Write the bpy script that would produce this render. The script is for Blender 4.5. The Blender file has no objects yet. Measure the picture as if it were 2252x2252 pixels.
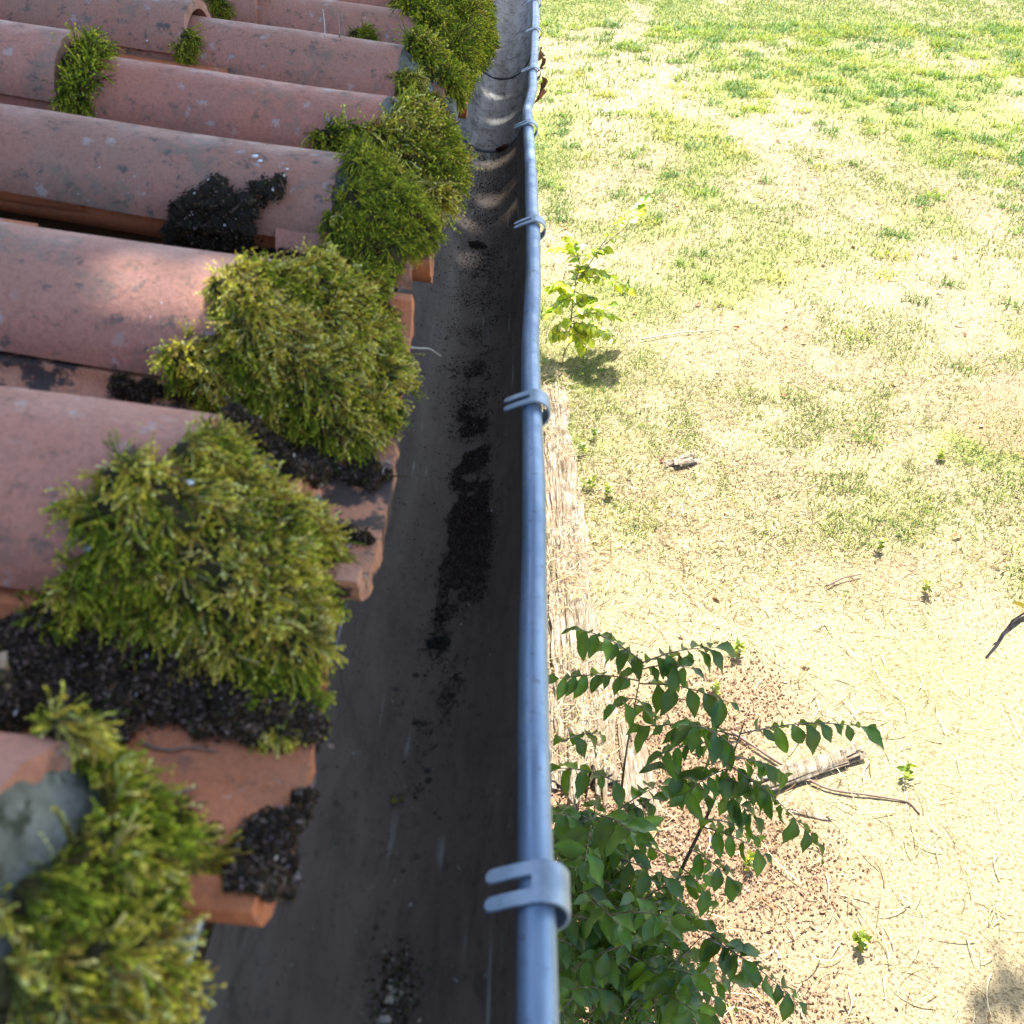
import bpy, math, random
import numpy as np
from mathutils import Vector
from mathutils.bvhtree import BVHTree

rng = np.random.default_rng(7)
random.seed(7)
S = bpy.context.scene
COL = S.collection

# ---------------------------------------------------------------- camera, world, sun, exposure
FPX = 2150.0; PITCH = .614; YAW = .0182
CAM = np.array([-.0064, 0.0, .443])
cp, sp, cyw, syw = math.cos(PITCH), math.sin(PITCH), math.cos(YAW), math.sin(YAW)
FW = np.array([-syw*cp, cyw*cp, -sp]); RT = np.array([cyw, syw, 0.0]); UP = np.cross(RT, FW)
cd = bpy.data.cameras.new('camera'); cam = bpy.data.objects.new('camera', cd); COL.objects.link(cam)
cam.location = CAM
cam.rotation_euler = (math.pi/2-PITCH, 0, YAW)
cd.sensor_width = 36; cd.lens = 36*FPX/2252; cd.clip_start = .02; cd.clip_end = 2000
cd.dof.use_dof = True; cd.dof.focus_distance = 2.6; cd.dof.aperture_fstop = 12.5
S.camera = cam

SUN_EL = math.radians(55); SUN_AZ = math.radians(16)      # azimuth from +Y towards +X
SUN = np.array([math.cos(SUN_EL)*math.sin(SUN_AZ), math.cos(SUN_EL)*math.cos(SUN_AZ), math.sin(SUN_EL)])
w = bpy.data.worlds.new('World'); S.world = w; w.use_nodes = True
nt = w.node_tree
sky = nt.nodes.new('ShaderNodeTexSky'); sky.sky_type = 'NISHITA'; sky.sun_disc = False
sky.dust_density = 2.0; sky.ozone_density = .7; sky.sun_elevation = SUN_EL; sky.sun_rotation = SUN_AZ
nt.links.new(sky.outputs[0], nt.nodes['Background'].inputs[0]); nt.nodes['Background'].inputs[1].default_value = .15
sl = bpy.data.lights.new('sun', 'SUN'); sl.energy = 5.0; sl.angle = math.radians(.5); sl.color = (1, .95, .86)
so = bpy.data.objects.new('sun', sl); COL.objects.link(so)
so.rotation_euler = Vector(SUN).to_track_quat('Z', 'Y').to_euler(); so.location = (2, 6, 12)
S.view_settings.view_transform = 'Standard'; S.view_settings.look = 'None'
S.view_settings.exposure = 1.7; S.view_settings.gamma = 1

GZ = -2.6                                                 # lawn level; z = 0 is the gutter's bead

# ---------------------------------------------------------------- helpers
def ray(x, y):
    return FW + RT*(x-1126)/FPX - UP*(y-1126)/FPX
def onz(x, y, z):
    d = ray(x, y); return CAM + d*(z-CAM[2])/d[2]
def atd(x, y, dep):
    return CAM + ray(x, y)*dep
K32 = 2252/1932.0

def tag(o, label=None, cat=None, group=None, kind=None):
    if label: o['label'] = label
    if cat: o['category'] = cat
    if group: o['group'] = group
    if kind: o['kind'] = kind
    return o
def empty(name, loc, label=None, cat=None, group=None):
    o = bpy.data.objects.new(name, None); COL.objects.link(o); o.location = loc; o.empty_display_size = .05
    return tag(o, label, cat, group)
def mesh(name, V, F, mat, parent=None, col=None, smooth=False, origin=None):
    V = np.asarray(V, float).reshape(-1, 3)
    Fs = F if isinstance(F, list) else [F]
    Fs = [np.asarray(f, np.int64) for f in Fs if len(f)]
    base = np.zeros(3)
    if origin is not None: base = np.array(origin, float)
    elif parent is None: base = np.array([V[:,0].mean(), V[:,1].mean(), V[:,2].min()])
    if parent is not None: base = np.array(parent.get('_w', (0, 0, 0)), float) if origin is None else base
    me = bpy.data.meshes.new(name)
    me.vertices.add(len(V)); me.vertices.foreach_set('co', (V-base).astype(np.float32).ravel())
    loops = np.concatenate([f.ravel() for f in Fs]); sizes = np.concatenate([np.full(len(f), f.shape[1]) for f in Fs])
    starts = np.concatenate([[0], np.cumsum(sizes)[:-1]])
    me.loops.add(len(loops)); me.loops.foreach_set('vertex_index', loops.astype(np.int32))
    me.polygons.add(len(sizes)); me.polygons.foreach_set('loop_start', starts.astype(np.int32))
    me.polygons.foreach_set('loop_total', sizes.astype(np.int32))
    me.polygons.foreach_set('use_smooth', np.full(len(sizes), smooth, bool))
    me.update(calc_edges=True); me.validate()
    if col is not None:
        a = me.color_attributes.new('Col', 'FLOAT_COLOR', 'POINT')
        c = np.ones((len(V), 4), np.float32); c[:, :3] = col; a.data.foreach_set('color', c.ravel())
    me.materials.append(mat)
    o = bpy.data.objects.new(name, me); COL.objects.link(o)
    if parent is not None:
        o.parent = parent; o.location = Vector(base) - parent.location if parent.parent is None else Vector(base)-parent.matrix_world.translation
        o.location = Vector(base) - Vector(parent['_o'] if '_o' in parent else parent.location)
    else: o.location = base
    o['_o'] = tuple(base)
    return o
def child(name, V, F, mat, parent, **k):
    V = np.asarray(V, float).reshape(-1, 3)
    return mesh(name, V, F, mat, parent, origin=(V[:,0].mean(), V[:,1].mean(), V[:,2].min()), **k)
def join(parts):
    Vs, Qs, Ts, n = [], [], [], 0
    for V, F in parts:
        V = np.asarray(V).reshape(-1, 3)
        for f in (F if isinstance(F, list) else [F]):
            f = np.asarray(f)
            if len(f) == 0: continue
            (Qs if f.shape[1] == 4 else Ts).append(f+n)
        Vs.append(V); n += len(V)
    out = []
    if Qs: out.append(np.concatenate(Qs))
    if Ts: out.append(np.concatenate(Ts))
    return np.concatenate(Vs), out
def grid(nu, nv, closed=False):
    i, j = np.meshgrid(np.arange(nu-1), np.arange(nv if closed else nv-1), indexing='ij')
    j2 = (j+1) % nv
    return np.stack([i*nv+j, (i+1)*nv+j, (i+1)*nv+j2, i*nv+j2], -1).reshape(-1, 4)
def tube(P, R, n=8, cap=True):
    P = np.asarray(P, float); R = np.broadcast_to(R, (len(P),)).astype(float)
    T = np.gradient(P, axis=0); T /= np.linalg.norm(T, axis=1)[:, None]+1e-9
    up = np.array([0, 0, 1.0]) if abs(T[0][2]) < .9 else np.array([1.0, 0, 0])
    V = []
    for p, t, r in zip(P, T, R):
        a = np.cross(t, up); a /= np.linalg.norm(a)+1e-9; b = np.cross(a, t)
        th = np.arange(n)*2*math.pi/n
        V.append(p + r*(np.cos(th)[:, None]*a + np.sin(th)[:, None]*b))
    V = np.concatenate(V); F = [grid(len(P), n, True)]
    if cap:
        m = len(V); V = np.concatenate([V, P[:1], P[-1:]])
        k = np.arange(n); l = (len(P)-1)*n
        F.append(np.concatenate([np.stack([k, (k+1) % n, np.full(n, m)], 1), np.stack([l+(k+1) % n, l+k, np.full(n, m+1)], 1)]))
    return V, F
def box(x0, x1, y0, y1, z0, z1):
    V = np.array([[x, y, z] for x in (x0, x1) for y in (y0, y1) for z in (z0, z1)], float)
    return V, np.array([[0,1,3,2],[4,6,7,5],[0,4,5,1],[2,3,7,6],[0,2,6,4],[1,5,7,3]])
# value noise (numpy)
_N = rng.random((256, 256))
def vnoise(x, y, s=1.0, o=0.0):
    x = np.asarray(x)*s+o+1000; y = np.asarray(y)*s+o*1.7+1000
    xi = np.floor(x).astype(int); yi = np.floor(y).astype(int); fx = x-xi; fy = y-yi
    fx = fx*fx*(3-2*fx); fy = fy*fy*(3-2*fy)
    g = lambda a, b: _N[a % 256, b % 256]
    return (g(xi, yi)*(1-fx)+g(xi+1, yi)*fx)*(1-fy)+(g(xi, yi+1)*(1-fx)+g(xi+1, yi+1)*fx)*fy
def fbm(x, y, s=1.0, o=0.0, n=4):
    t = 0; a = 1; tot = 0
    for k in range(n): t = t+a*vnoise(x, y, s*2**k, o+k*13.7); tot += a; a *= .55
    return t/tot
def sm(a, b, x): t = np.clip((x-a)/(b-a), 0, 1); return t*t*(3-2*t)

# ---------------------------------------------------------------- materials
class M:
    def __init__(s, name, rough=.8, spec=.3, metal=0.0):
        s.m = bpy.data.materials.new(name); s.m.use_nodes = True; s.t = s.m.node_tree; s.n = s.t.nodes; s.l = s.t.links
        s.b = s.n['Principled BSDF']; s.b.inputs['Roughness'].default_value = rough
        s.b.inputs['Specular IOR Level'].default_value = spec; s.b.inputs['Metallic'].default_value = metal
        s.tc = s.n.new('ShaderNodeTexCoord'); s.co = s.tc.outputs['Object']
    def world(s):
        g = s.n.new('ShaderNodeNewGeometry'); s.co = g.outputs['Position']; return s
    def map(s, sc, loc=(0, 0, 0)):
        m = s.n.new('ShaderNodeMapping'); m.inputs['Scale'].default_value = sc; m.inputs['Location'].default_value = loc
        s.l.new(s.co, m.inputs[0]); return m.outputs[0]
    def noise(s, sc, det=4, rough=.6, co=None, dist=0):
        n = s.n.new('ShaderNodeTexNoise'); n.inputs['Scale'].default_value = sc; n.inputs['Detail'].default_value = det
        n.inputs['Roughness'].default_value = rough; n.inputs['Distortion'].default_value = dist
        s.l.new(co or s.co, n.inputs['Vector']); return n.outputs['Fac']
    def vor(s, sc, co=None, feat='F1', rnd=1):
        n = s.n.new('ShaderNodeTexVoronoi'); n.inputs['Scale'].default_value = sc; n.feature = feat
        n.inputs['Randomness'].default_value = rnd
        s.l.new(co or s.co, n.inputs['Vector']); return n.outputs['Distance']
    def ramp(s, f, a, b, ca=0.0, cb=1.0):
        r = s.n.new('ShaderNodeMapRange'); r.interpolation_type = 'SMOOTHSTEP'
        r.inputs[1].default_value = a; r.inputs[2].default_value = b; r.inputs[3].default_value = ca; r.inputs[4].default_value = cb
        s.l.new(f, r.inputs[0]); return r.outputs[0]
    def mul(s, a, b, op='MULTIPLY'):
        m = s.n.new('ShaderNodeMath'); m.operation = op
        for k, v in enumerate((a, b)):
            if isinstance(v, (int, float)): m.inputs[k].default_value = v
            else: s.l.new(v, m.inputs[k])
        return m.outputs[0]
    def mix(s, f, a, b, mode='MIX'):
        m = s.n.new('ShaderNodeMix'); m.data_type = 'RGBA'; m.blend_type = mode
        for k, v in ((0, f), (6, a), (7, b)):
            if isinstance(v, (int, float)): m.inputs[k].default_value = v
            elif isinstance(v, tuple): m.inputs[k].default_value = (*v, 1)
            else: s.l.new(v, m.inputs[k])
        return m.outputs[2]
    def attr(s):
        a = s.n.new('ShaderNodeAttribute'); a.attribute_name = 'Col'; return a.outputs['Color']
    def base(s, c):
        if isinstance(c, tuple): s.b.inputs['Base Color'].default_value = (*c, 1)
        else: s.l.new(c, s.b.inputs['Base Color'])
        return s
    def rough(s, f): s.l.new(f, s.b.inputs['Roughness']); return s
    def bump(s, h, st=.3, d=.002):
        b = s.n.new('ShaderNodeBump'); b.inputs['Strength'].default_value = st; b.inputs['Distance'].default_value = d
        s.l.new(h, b.inputs['Height']); s.l.new(b.outputs[0], s.b.inputs['Normal']); return s
    def translucent(s, f, c):
        t = s.n.new('ShaderNodeBsdfTranslucent'); mx = s.n.new('ShaderNodeMixShader'); mx.inputs[0].default_value = f
        if isinstance(c, tuple): t.inputs[0].default_value = (*c, 1)
        else: s.l.new(c, t.inputs[0])
        o = s.n['Material Output']; s.l.new(s.b.outputs[0], mx.inputs[1]); s.l.new(t.outputs[0], mx.inputs[2]); s.l.new(mx.outputs[0], o.inputs[0]); return s

def tile_mat(name, c1, c2, dirt=.5, orange=0.0, patch=0.0):
    m = M(name, .62, .42).world()
    g = m.noise(9, 5, .6); c = m.mix(m.ramp(g, .35, .7), c1, c2)
    c = m.mix(m.ramp(m.noise(260, 4, .75), .42, .66, 0, .45), c, tuple(x*.45 for x in c1))            # fine grain
    c = m.mix(m.ramp(m.noise(60, 5, .75), .55, .66, 0, dirt), c, (.09, .08, .07))                        # dark spots
    gl = m.mul(m.ramp(m.noise(17, 3, .5), .54, .62), m.ramp(m.noise(90, 3), .35, .6))
    c = m.mix(m.mul(gl, .55*dirt), c, (.12, .13, .10))                                                 # grey lichen
    sp_ = m.mul(m.ramp(m.mul(m.vor(38), m.noise(160, 3, .8), 'ADD'), .72, .62), m.ramp(m.noise(14, 2), .47, .55))
    c = m.mix(m.mul(sp_, .5), c, (.42, .40, .38))                                                      # pale lichen rounds
    c = m.mix(m.mul(m.ramp(m.vor(120), .12, .05), m.ramp(m.noise(20, 2), .58, .66)), c, (.6, .58, .52))
    if patch: c = m.mix(m.mul(m.ramp(m.noise(26, 4, .7), .47, .56), patch), c, (.035, .03, .028))
    m.base(c)
    m.rough(m.ramp(m.noise(30, 3), .3, .7, .48, .75))
    m.bump(m.noise(230, 6, .75), .8, .0016)
    return m.m
T_COVER = tile_mat('terracotta_cover', (.455, .200, .140), (.37, .185, .125), .8)
T_COVER2 = tile_mat('terracotta_cover_worn', (.48, .205, .135), (.37, .175, .12), .65)
T_COVER3 = tile_mat('terracotta_cover_brown', (.38, .175, .12), (.31, .17, .12), .95)
T_COVER4 = tile_mat('terracotta_cover_red', (.47, .175, .11), (.40, .17, .12), .6)
TC = [T_COVER2, T_COVER, T_COVER3, T_COVER4]
T_CHAN = tile_mat('terracotta_channel', (.60, .20, .08), (.50, .19, .095), .4)
T_CHAN_D = tile_mat('terracotta_channel_dirty', (.56, .24, .13), (.5, .27, .2), .6, patch=.95)
m = M('mortar', .95, .15).world()
c = m.mix(m.ramp(m.noise(25, 5, .7), .35, .65), (.10, .105, .085), (.27, .28, .24))
c = m.mix(m.ramp(m.noise(60, 4, .7), .52, .64), c, (.06, .065, .045))
c = m.mix(m.ramp(m.noise(40, 3, .6), .6, .68, 0, .7), c, (.40, .44, .40))
MORTAR = m.base(c).bump(m.noise(180, 5, .8), .9, .003).m

m = M('moss', .85, .2); MOSS = m.base(m.attr()).translucent(.22, m.attr()).m
m = M('debris', .95, .06); DEBRIS = m.base(m.attr()).m
m = M('grass_blade', .6, .3); GRASS = m.base(m.attr()).translucent(.25, m.attr()).m
m = M('leaf', .36, .4)
lc = m.mix(m.ramp(m.noise(30, 3), .35, .7), m.attr(), (.03, .085, .025))
LEAF = m.base(m.mix(.5, m.attr(), lc)).translucent(.3, m.mix(.6, m.attr(), (.28, .5, .03))).m
m = M('bark', .9, .2).world(); BARK = m.base(m.mix(m.ramp(m.noise(40, 4, co=m.map((1, 1, .2))), .4, .65), (.10, .08, .06), (.24, .21, .17))).bump(m.noise(60, 4), .6, .004).m
m = M('dry_wood', .95, .08).world()
st = m.noise(75, 8, .85, m.map((1, .09, 1)), .6)
c = m.mix(m.ramp(st, .38, .6), (.07, .045, .025), (.46, .40, .31))
c = m.mix(m.ramp(m.noise(8, 5, .7), .46, .6, 0, .7), c, (.25, .18, .12))
c = m.mix(m.ramp(m.noise(5, 4, .7), .56, .66, 0, .5), c, (.12, .09, .05))
WOOD = m.base(c).bump(st, .9, .01).m

def zinc(name, dark, light, spots=.6, metal=.55, seamy=0.0):
    m = M(name, .45, .5, metal).world()
    if seamy: m.co = m.map((1, .34, 1))
    st = m.noise(26, 6, .75, m.map((1.6, .3, 1.6)), .5)                     # streaks along the run
    c = m.mix(m.ramp(st, .30, .75), dark, light)
    c = m.mix(m.ramp(m.noise(26, 6, .8, m.map((1, .45, 1)), .8), .48, .68, 0, .5), c, tuple(v*.45 for v in dark))
    c = m.mix(m.ramp(m.noise(130, 4, .8), .58, .68, 0, spots), c, (.018, .016, .014))
    c = m.mix(m.mul(m.ramp(m.vor(46), .16, .1), m.ramp(m.noise(15, 2), .5, .62)), c, (.02, .018, .016))
    if seamy:
        c = m.mix(m.mul(m.ramp(m.noise(48, 5, .8), .50, .60), .85), c, (.03, .026, .022))
        c = m.mix(m.mul(m.ramp(m.noise(75, 4, .8), .60, .68), .5), c, (.34, .34, .34))
    scr = m.mul(m.ramp(m.noise(95, 2, .5, m.map((1.6, .045, 1.6))), .62, .68), m.ramp(m.noise(7, 3), .46, .6))
    c = m.mix(m.mul(scr, .55), c, (.33, .33, .31))
    c = m.mix(m.mul(m.ramp(m.noise(210, 3, .6), .70, .76), .7), c, (.38, .38, .35))
    m.base(c); m.rough(m.ramp(m.noise(30, 4, .6, m.map((1, .12, 1))), .3, .7, .62, .8)); m.b.inputs['Specular IOR Level'].default_value = .25; m.bump(m.noise(150, 5, .7), .35, .001)
    return m.m
ZN_DARK = zinc('zinc_trough_dirty', (.088, .066, .051), (.132, .104, .083), .6, .02)
ZN_FAR = zinc('zinc_trough_galvanised', (.14, .137, .132), (.27, .27, .27), .95, .12, 1.0)
m = M('zinc_bead', .42, .5, .6).world()
c = m.mix(m.ramp(m.noise(24, 4, .6, m.map((1, .15, 1))), .35, .7), (.14, .23, .36), (.25, .35, .49))  # blue of the reflected sky put into the zinc's base colour
c = m.mix(m.mul(m.ramp(m.noise(160, 4, .8), .58, .66), .8), c, (.07, .08, .09))
c = m.mix(m.mul(m.ramp(m.noise(30, 5, .7, m.map((1, .3, 1), (3, 0, 0))), .54, .7), .25), c, (.36, .42, .47))
BEAD = m.base(c).rough(m.ramp(m.noise(40, 3), .3, .7, .38, .55)).bump(m.noise(90, 4), .12, .001).m
m = M('galvanised_clip', .5, .5, .6).world()
c = m.mix(m.ramp(m.noise(60, 4), .35, .7), (.22, .30, .39), (.33, .41, .50))  # clips tinted blue like the bead, for the sky they reflect
CLIP = m.base(c).bump(m.noise(220, 3), .2, .0006).m
m = M('cracked_paint', .8, .3).world()
cr = m.vor(260, m.map((1.6, .6, 1)), 'DISTANCE_TO_EDGE')
c = m.mix(m.ramp(cr, .02, .07), (.12, .10, .07), (.72, .68, .55))
PAINT = m.base(m.mix(m.ramp(m.noise(45, 3), .6, .68), c, (.2, .18, .14))).bump(cr, .6, .003).m
m = M('render_wall', .9, .2).world(); WALL = m.base(m.mix(m.ramp(m.noise(3, 6), .3, .7), (.55, .5, .42), (.65, .6, .52))).bump(m.noise(60, 5), .5, .004).m
m = M('roof_timber', .9, .2).world(); TIMBER = m.base(m.mix(m.noise(20, 5, .6, m.map((.1, 1, 1))), (.10, .065, .04), (.22, .15, .09))).m

# ---------------------------------------------------------------- ground
def green_f(x, y):
    """share of live grass at a spot of the lawn"""
    x = np.asarray(x, float); y = np.asarray(y, float)
    yw = 6*np.log1p(np.maximum(y, 0)/6)*1.3; n = fbm(x, yw, 1.0, 3.1, 5); n2 = fbm(x, yw, .3, 9.2, 3)
    far = sm(4.5, 15, y+.25*x)
    g = sm(.40, .74, n+.2*(n2-.5)+.17*far-.035)
    g = g*sm(.8, 2.6, y*.35+fbm(x, y, 2, 4)*1.2-.2)
    return np.clip(g, 0, 1)
def soil_f(x, y):
    x = np.asarray(x, float); y = np.asarray(y, float)
    a = sm(1.35, .7, x+.5*(fbm(x, y, 2.6, 6)-.5)*2)*sm(3.5, 2.4, y+.8*(fbm(x, y, 1.7, 2)-.5))
    b = sm(.62, .70, fbm(x, y*.9, .75, 21.5, 4))*.7*sm(3.2, 4.2, y)*sm(12, 7, y)
    return np.clip(np.maximum(a*.9, b), 0, 1)
def gh(x, y):
    return .018*(fbm(x, y, 3, 1.5, 4)-.5)+.05*(fbm(x, y, .4, 8, 2)-.5)*sm(0, 2, y)
def axis(a, b, st, far):
    c = list(np.arange(a, b, st)); s_ = st; v = b
    while v < far: c.append(v); s_ *= 1.12; v += s_
    s_ = st; v = a-st; lo = []
    while v > -far: lo.append(v); s_ *= 1.25; v -= s_
    return np.array(lo[::-1]+c)
gx = axis(-.2, 5, .035, 400); gy = axis(1.0, 9, .035, 600)
GX, GY = np.meshgrid(gx, gy, indexing='ij')
near = sm(200, 30, np.hypot(GX, GY))
Z = GZ + np.where(GX < -.2, -.02, gh(GX, GY)*near)
g = green_f(GX, GY); s_ = soil_f(GX, GY)
straw = np.array([.42, .345, .205]); grn = np.array([.24, .27, .07]); soil = np.array([.33, .205, .135])
colr = straw*(1-g[..., None])+grn*g[..., None]; colr = colr*(1-s_[..., None])+soil*s_[..., None]
m = M('lawn_ground', .95, .1).world()
c = m.mix(m.ramp(m.noise(70, 5, .85), .46, .62, 0, .85), m.attr(), (.09, .055, .028))
c = m.mix(m.ramp(m.noise(85, 4, .8, m.map((1, 1, 1), (5, 3, 1))), .52, .66, 0, .6), c, (.52, .45, .30))
m.base(c).bump(m.noise(70, 5, .8), .7, .02)
ground = mesh('ground', np.stack([GX, GY, Z], -1), grid(len(gx), len(gy)), m.m, col=colr.reshape(-1, 3), smooth=True, origin=(0, 0, GZ))
tag(ground, kind='structure', label='sunlit dry lawn ground with bare soil patches below the eave')

def blades(P, L, W, lean, col, seg=3, curl=.5):
    """curved ribbons: root points P, lengths, widths, lean 0 upright .. 1 flat"""
    n = len(P); az = rng.random(n)*2*math.pi; az2 = az+rng.normal(0, curl, n)
    el = (1-lean)*math.pi/2*(.75+.25*rng.random(n))+.05
    pos = P.copy(); V = np.zeros((n, seg+1, 2, 3)); C = np.zeros((n, seg+1, 2, 3))
    for k in range(seg+1):
        t = k/seg; a = az+(az2-az)*t; e = el*(1-.75*t*rng.random(n))
        d = np.stack([np.cos(a)*np.cos(e), np.sin(a)*np.cos(e), np.sin(e)], 1)
        sd = np.stack([-np.sin(a), np.cos(a), .4*np.ones(n)], 1)
        ww = (W*(1-.8*t*t))[:, None]*.5
        V[:, k, 0] = pos-sd*ww; V[:, k, 1] = pos+sd*ww
        C[:, k] = (col*(.85+.3*t))[:, None]
        pos = pos+d*(L/seg)[:, None]
    i = np.arange(n)[:, None]*(seg+1)*2+np.arange(seg)[None]*2
    F = np.stack([i, i+1, i+3, i+2], -1).reshape(-1, 4)
    return V.reshape(-1, 3), F, C.reshape(-1, 3)
def scatter_ground(n, y0, y1, mx=.55, x_off=1.05):
    y = y0+(y1-y0)*np.sqrt(rng.random(n*2)) if y1 > 12 else rng.uniform(y0, y1, n*2)
    x = rng.uniform(-.1, x_off+mx*y1, n*2)
    k = x < x_off+mx*y
    x, y = x[k][:n], y[k][:n]
    return x, y
pal_s = np.array([[.46, .38, .22], [.62, .54, .36], [.33, .22, .10], [.20, .115, .05], [.42, .36, .14], [.54, .46, .26]])*1.06
pal_g = np.array([[.19, .28, .04], [.29, .36, .05], [.10, .20, .035], [.38, .38, .07], [.13, .21, .04]])*1.08
VS, FS, CS, VG, FG, CG = [], [], [], [], [], []
for (y0, y1, n, L, W, fa, fb) in ((1.2, 4.4, 120000, .036, .0034, .5, 3.4), (3.2, 7.8, 170000, .034, .0033, 4.2, 5.6), (5.4, 13.5, 170000, .045, .0052, 7.6, 9.4), (9.0, 27, 190000, .065, .0095, 13, 90)):
    x, y = scatter_ground(n, y0, y1)
    kk = rng.random(len(y)) < sm(y0, fa, y)*sm(y1, fb, y) if fb < 50 else rng.random(len(y)) < sm(y0, fa, y)
    x, y = x[kk], y[kk]
    gf = green_f(x, y); sf = soil_f(x, y)
    keep = rng.random(len(x)) < (1-.93*sf)
    keep &= rng.random(len(x)) < .35+.65*sm(.25, .55, fbm(x, y, 5, 7, 3))
    x, y, gf = x[keep], y[keep], gf[keep]
    isg = rng.random(len(x)) < np.clip(gf*.72+.02+(.12+.75*sm(.44, .60, fbm(x, 6*np.log1p(y/6)*1.3, 2.2, 44, 5)))*sm(2.4, 4.2, y), 0, 1)
    z = GZ+gh(x, y)+.001+rng.random(len(x))*.006
    P = np.stack([x, y, z], 1)
    for sel, pal, lean, VV, FF, CC, ll in ((~isg, pal_s, .93, VS, FS, CS, 1.0), (isg, pal_g, .55, VG, FG, CG, .9)):
        p = P[sel]; k = len(p)
        ci = pal[rng.integers(0, len(pal), k)]*rng.uniform(.6, 1.2, (k, 1)); pv = .62+.75*fbm(p[:, 0], p[:, 1], 5.5, 31, 4)
        ci = ci*np.where(rng.random(k) < .22, .42, 1.0)[:, None]*(pv if lean > .8 else np.ones(k))[:, None]
        le = np.clip(rng.normal(lean, .12 if lean > .8 else .25, k), .1, 1)
        v, f, c = blades(p, L*ll*rng.uniform(.4, 1.3, k), W*(1.35 if lean < .8 else .9)*rng.uniform(.6, 1.3, k), le, ci)
        FF.append(f+sum(len(q) for q in VV)); VV.append(v); CC.append(c)
tag(mesh('dry_grass', np.concatenate(VS), np.concatenate(FS), GRASS, col=np.concatenate(CS), origin=(0, 0, GZ)),
    'bleached straw and dead grass lying matted over the lawn', 'dry grass', kind='stuff')
# denser green tufts / small weeds
tx, ty = scatter_ground(900, 2.6, 20)
ok = rng.random(900) < .25+.75*green_f(tx, ty); tx, ty = tx[ok], ty[ok]
for a, b in zip(tx, ty):
    k = 45; rr = rng.normal(0, .03+.004*b, (k, 2)); p = np.stack([a+rr[:, 0], b+rr[:, 1], np.full(k, GZ+.004)+gh(a+rr[:, 0], b+rr[:, 1])], 1)
    ci = pal_g[rng.integers(0, 5)]*rng.uniform(.8, 1.2, (k, 1))
    v, f, c = blades(p, (.03+.0035*b)*rng.uniform(.6, 1.5, k), (.004+.0007*b)*rng.uniform(.6, 1.4, k), rng.uniform(.2, .8, k), ci)
    FG.append(f+sum(len(q) for q in VG)) if False else None
    VG.append(v); CG.append(c); FG.append(f)
# (re-offset the green faces)
off = 0; FO = []
tot = 0
nbig = 4
for i, v in enumerate(VG):
    f = FG[i]
    if i >= nbig: f = f+tot
    FO.append(f); tot += len(v)
tag(mesh('grass', np.concatenate(VG), np.concatenate(FO), GRASS, col=np.concatenate(CG), origin=(0, 0, GZ)),
    'patchy short green grass and low weeds growing through the dry lawn', 'grass', kind='stuff')

# ---------------------------------------------------------------- house under the tiles
Y0, Y1 = -.6, 5.0
SL = .150                                   # slope of one tile
EXPO = .35; STEP = EXPO*SL+.016             # course length and rise
hs = empty('house', (-3, 2.2, GZ), 'house edge carrying the tiled roof, with a pale flaking fascia behind the gutter', 'house'); hs['_o'] = (-3, 2.2, GZ)
V, F = box(-6.5, -.30, Y0, Y1, GZ-.05, -.13); child('wall', V, F, WALL, hs)
V = []
rs = STEP/EXPO
for x in (-.20, -3.4, -6.8):
    z = .012+(-.20-x)*rs if x > -4 else .012+3.2*rs-(-3.4-x)*rs
    V += [[x, Y0, z], [x, Y1, z], [x, Y1, z-.03], [x, Y0, z-.03]]
child('roof_deck', V, [grid(3, 4, True), np.array([[0, 1, 2, 3], [8, 11, 10, 9]])], TIMBER, hs)
V, F = box(-.185, -.1635, Y0, Y1, -.17, .008)
child('fascia_board', V, F, PAINT, hs)

# ---------------------------------------------------------------- gutter
bead_pts = [(-.3, .001), (.228, .001), (.292, .001), (.463, -.001), (.678, -.001), (.791, -.002), (.939, -.004), (1.1, -.002),
            (1.289, -.001), (1.494, -.005), (1.756, -.009), (1.953, -.013), (2.019, -.009), (2.107, -.004), (2.283, -.002), (2.778, .004), (3.293, .005), (5.0, .008)]
by = np.array([p[0] for p in bead_pts]); bx = np.array([p[1] for p in bead_pts])
def bead_x(y): return np.interp(y, by, bx)
gut = empty('gutter', (-.08, 2.2, -.085), 'half-round metal eaves gutter, dirty dark trough with a rolled outer rim tinted blue for reflected sky', 'gutter'); gut['_o'] = (-.08, 2.2, -.085)
BR = .0094
def trough(ya, yb, dr, mat, th=.0012, jag=0.0):
    ys = np.arange(ya, yb+1e-6, .02); n = 40; t = np.linspace(0, math.pi, n)
    Vo = []
    for inner in (0, 1):
        r = .0775+dr-(th if inner else 0)
        rows = []
        for y in ys:
            dx = bead_x(y)*np.linspace(1, 0, n)
            x = -.0805+r*np.cos(t)+dx; z = -.004-(r+.004)*np.sin(t)
            z = z+.006*np.linspace(0, 1, n)**4
            yy = y+0*x
            if jag and y == ys[0]: yy = yy+jag*(rng.random(n)-.5)
            wob = .0003*np.sin(y*4+t*3)
            rows.append(np.stack([x+wob*np.cos(t), yy, z-wob*np.sin(t)], 1))
        Vo.append(np.concatenate(rows))
    N = len(Vo[0]); Fa = grid(len(ys), n); Fb = Fa[:, ::-1]+N
    V = np.concatenate(Vo); e = []
    for i in range(len(ys)-1):
        for j in (0, n-1): e.append([i*n+j, (i+1)*n+j, (i+1)*n+j+N, i*n+j+N])
    for j in range(n-1):
        for i in (0, len(ys)-1): e.append([i*n+j, i*n+j+1, i*n+j+1+N, i*n+j+N])
    return child('trough', V, [Fa, Fb, np.array(e)], mat, gut, smooth=True)
JOINT = 2.62
trough(-.3, 1.98, 0, ZN_DARK)
trough(1.965, JOINT+.03, -.0016, ZN_FAR)
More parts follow.
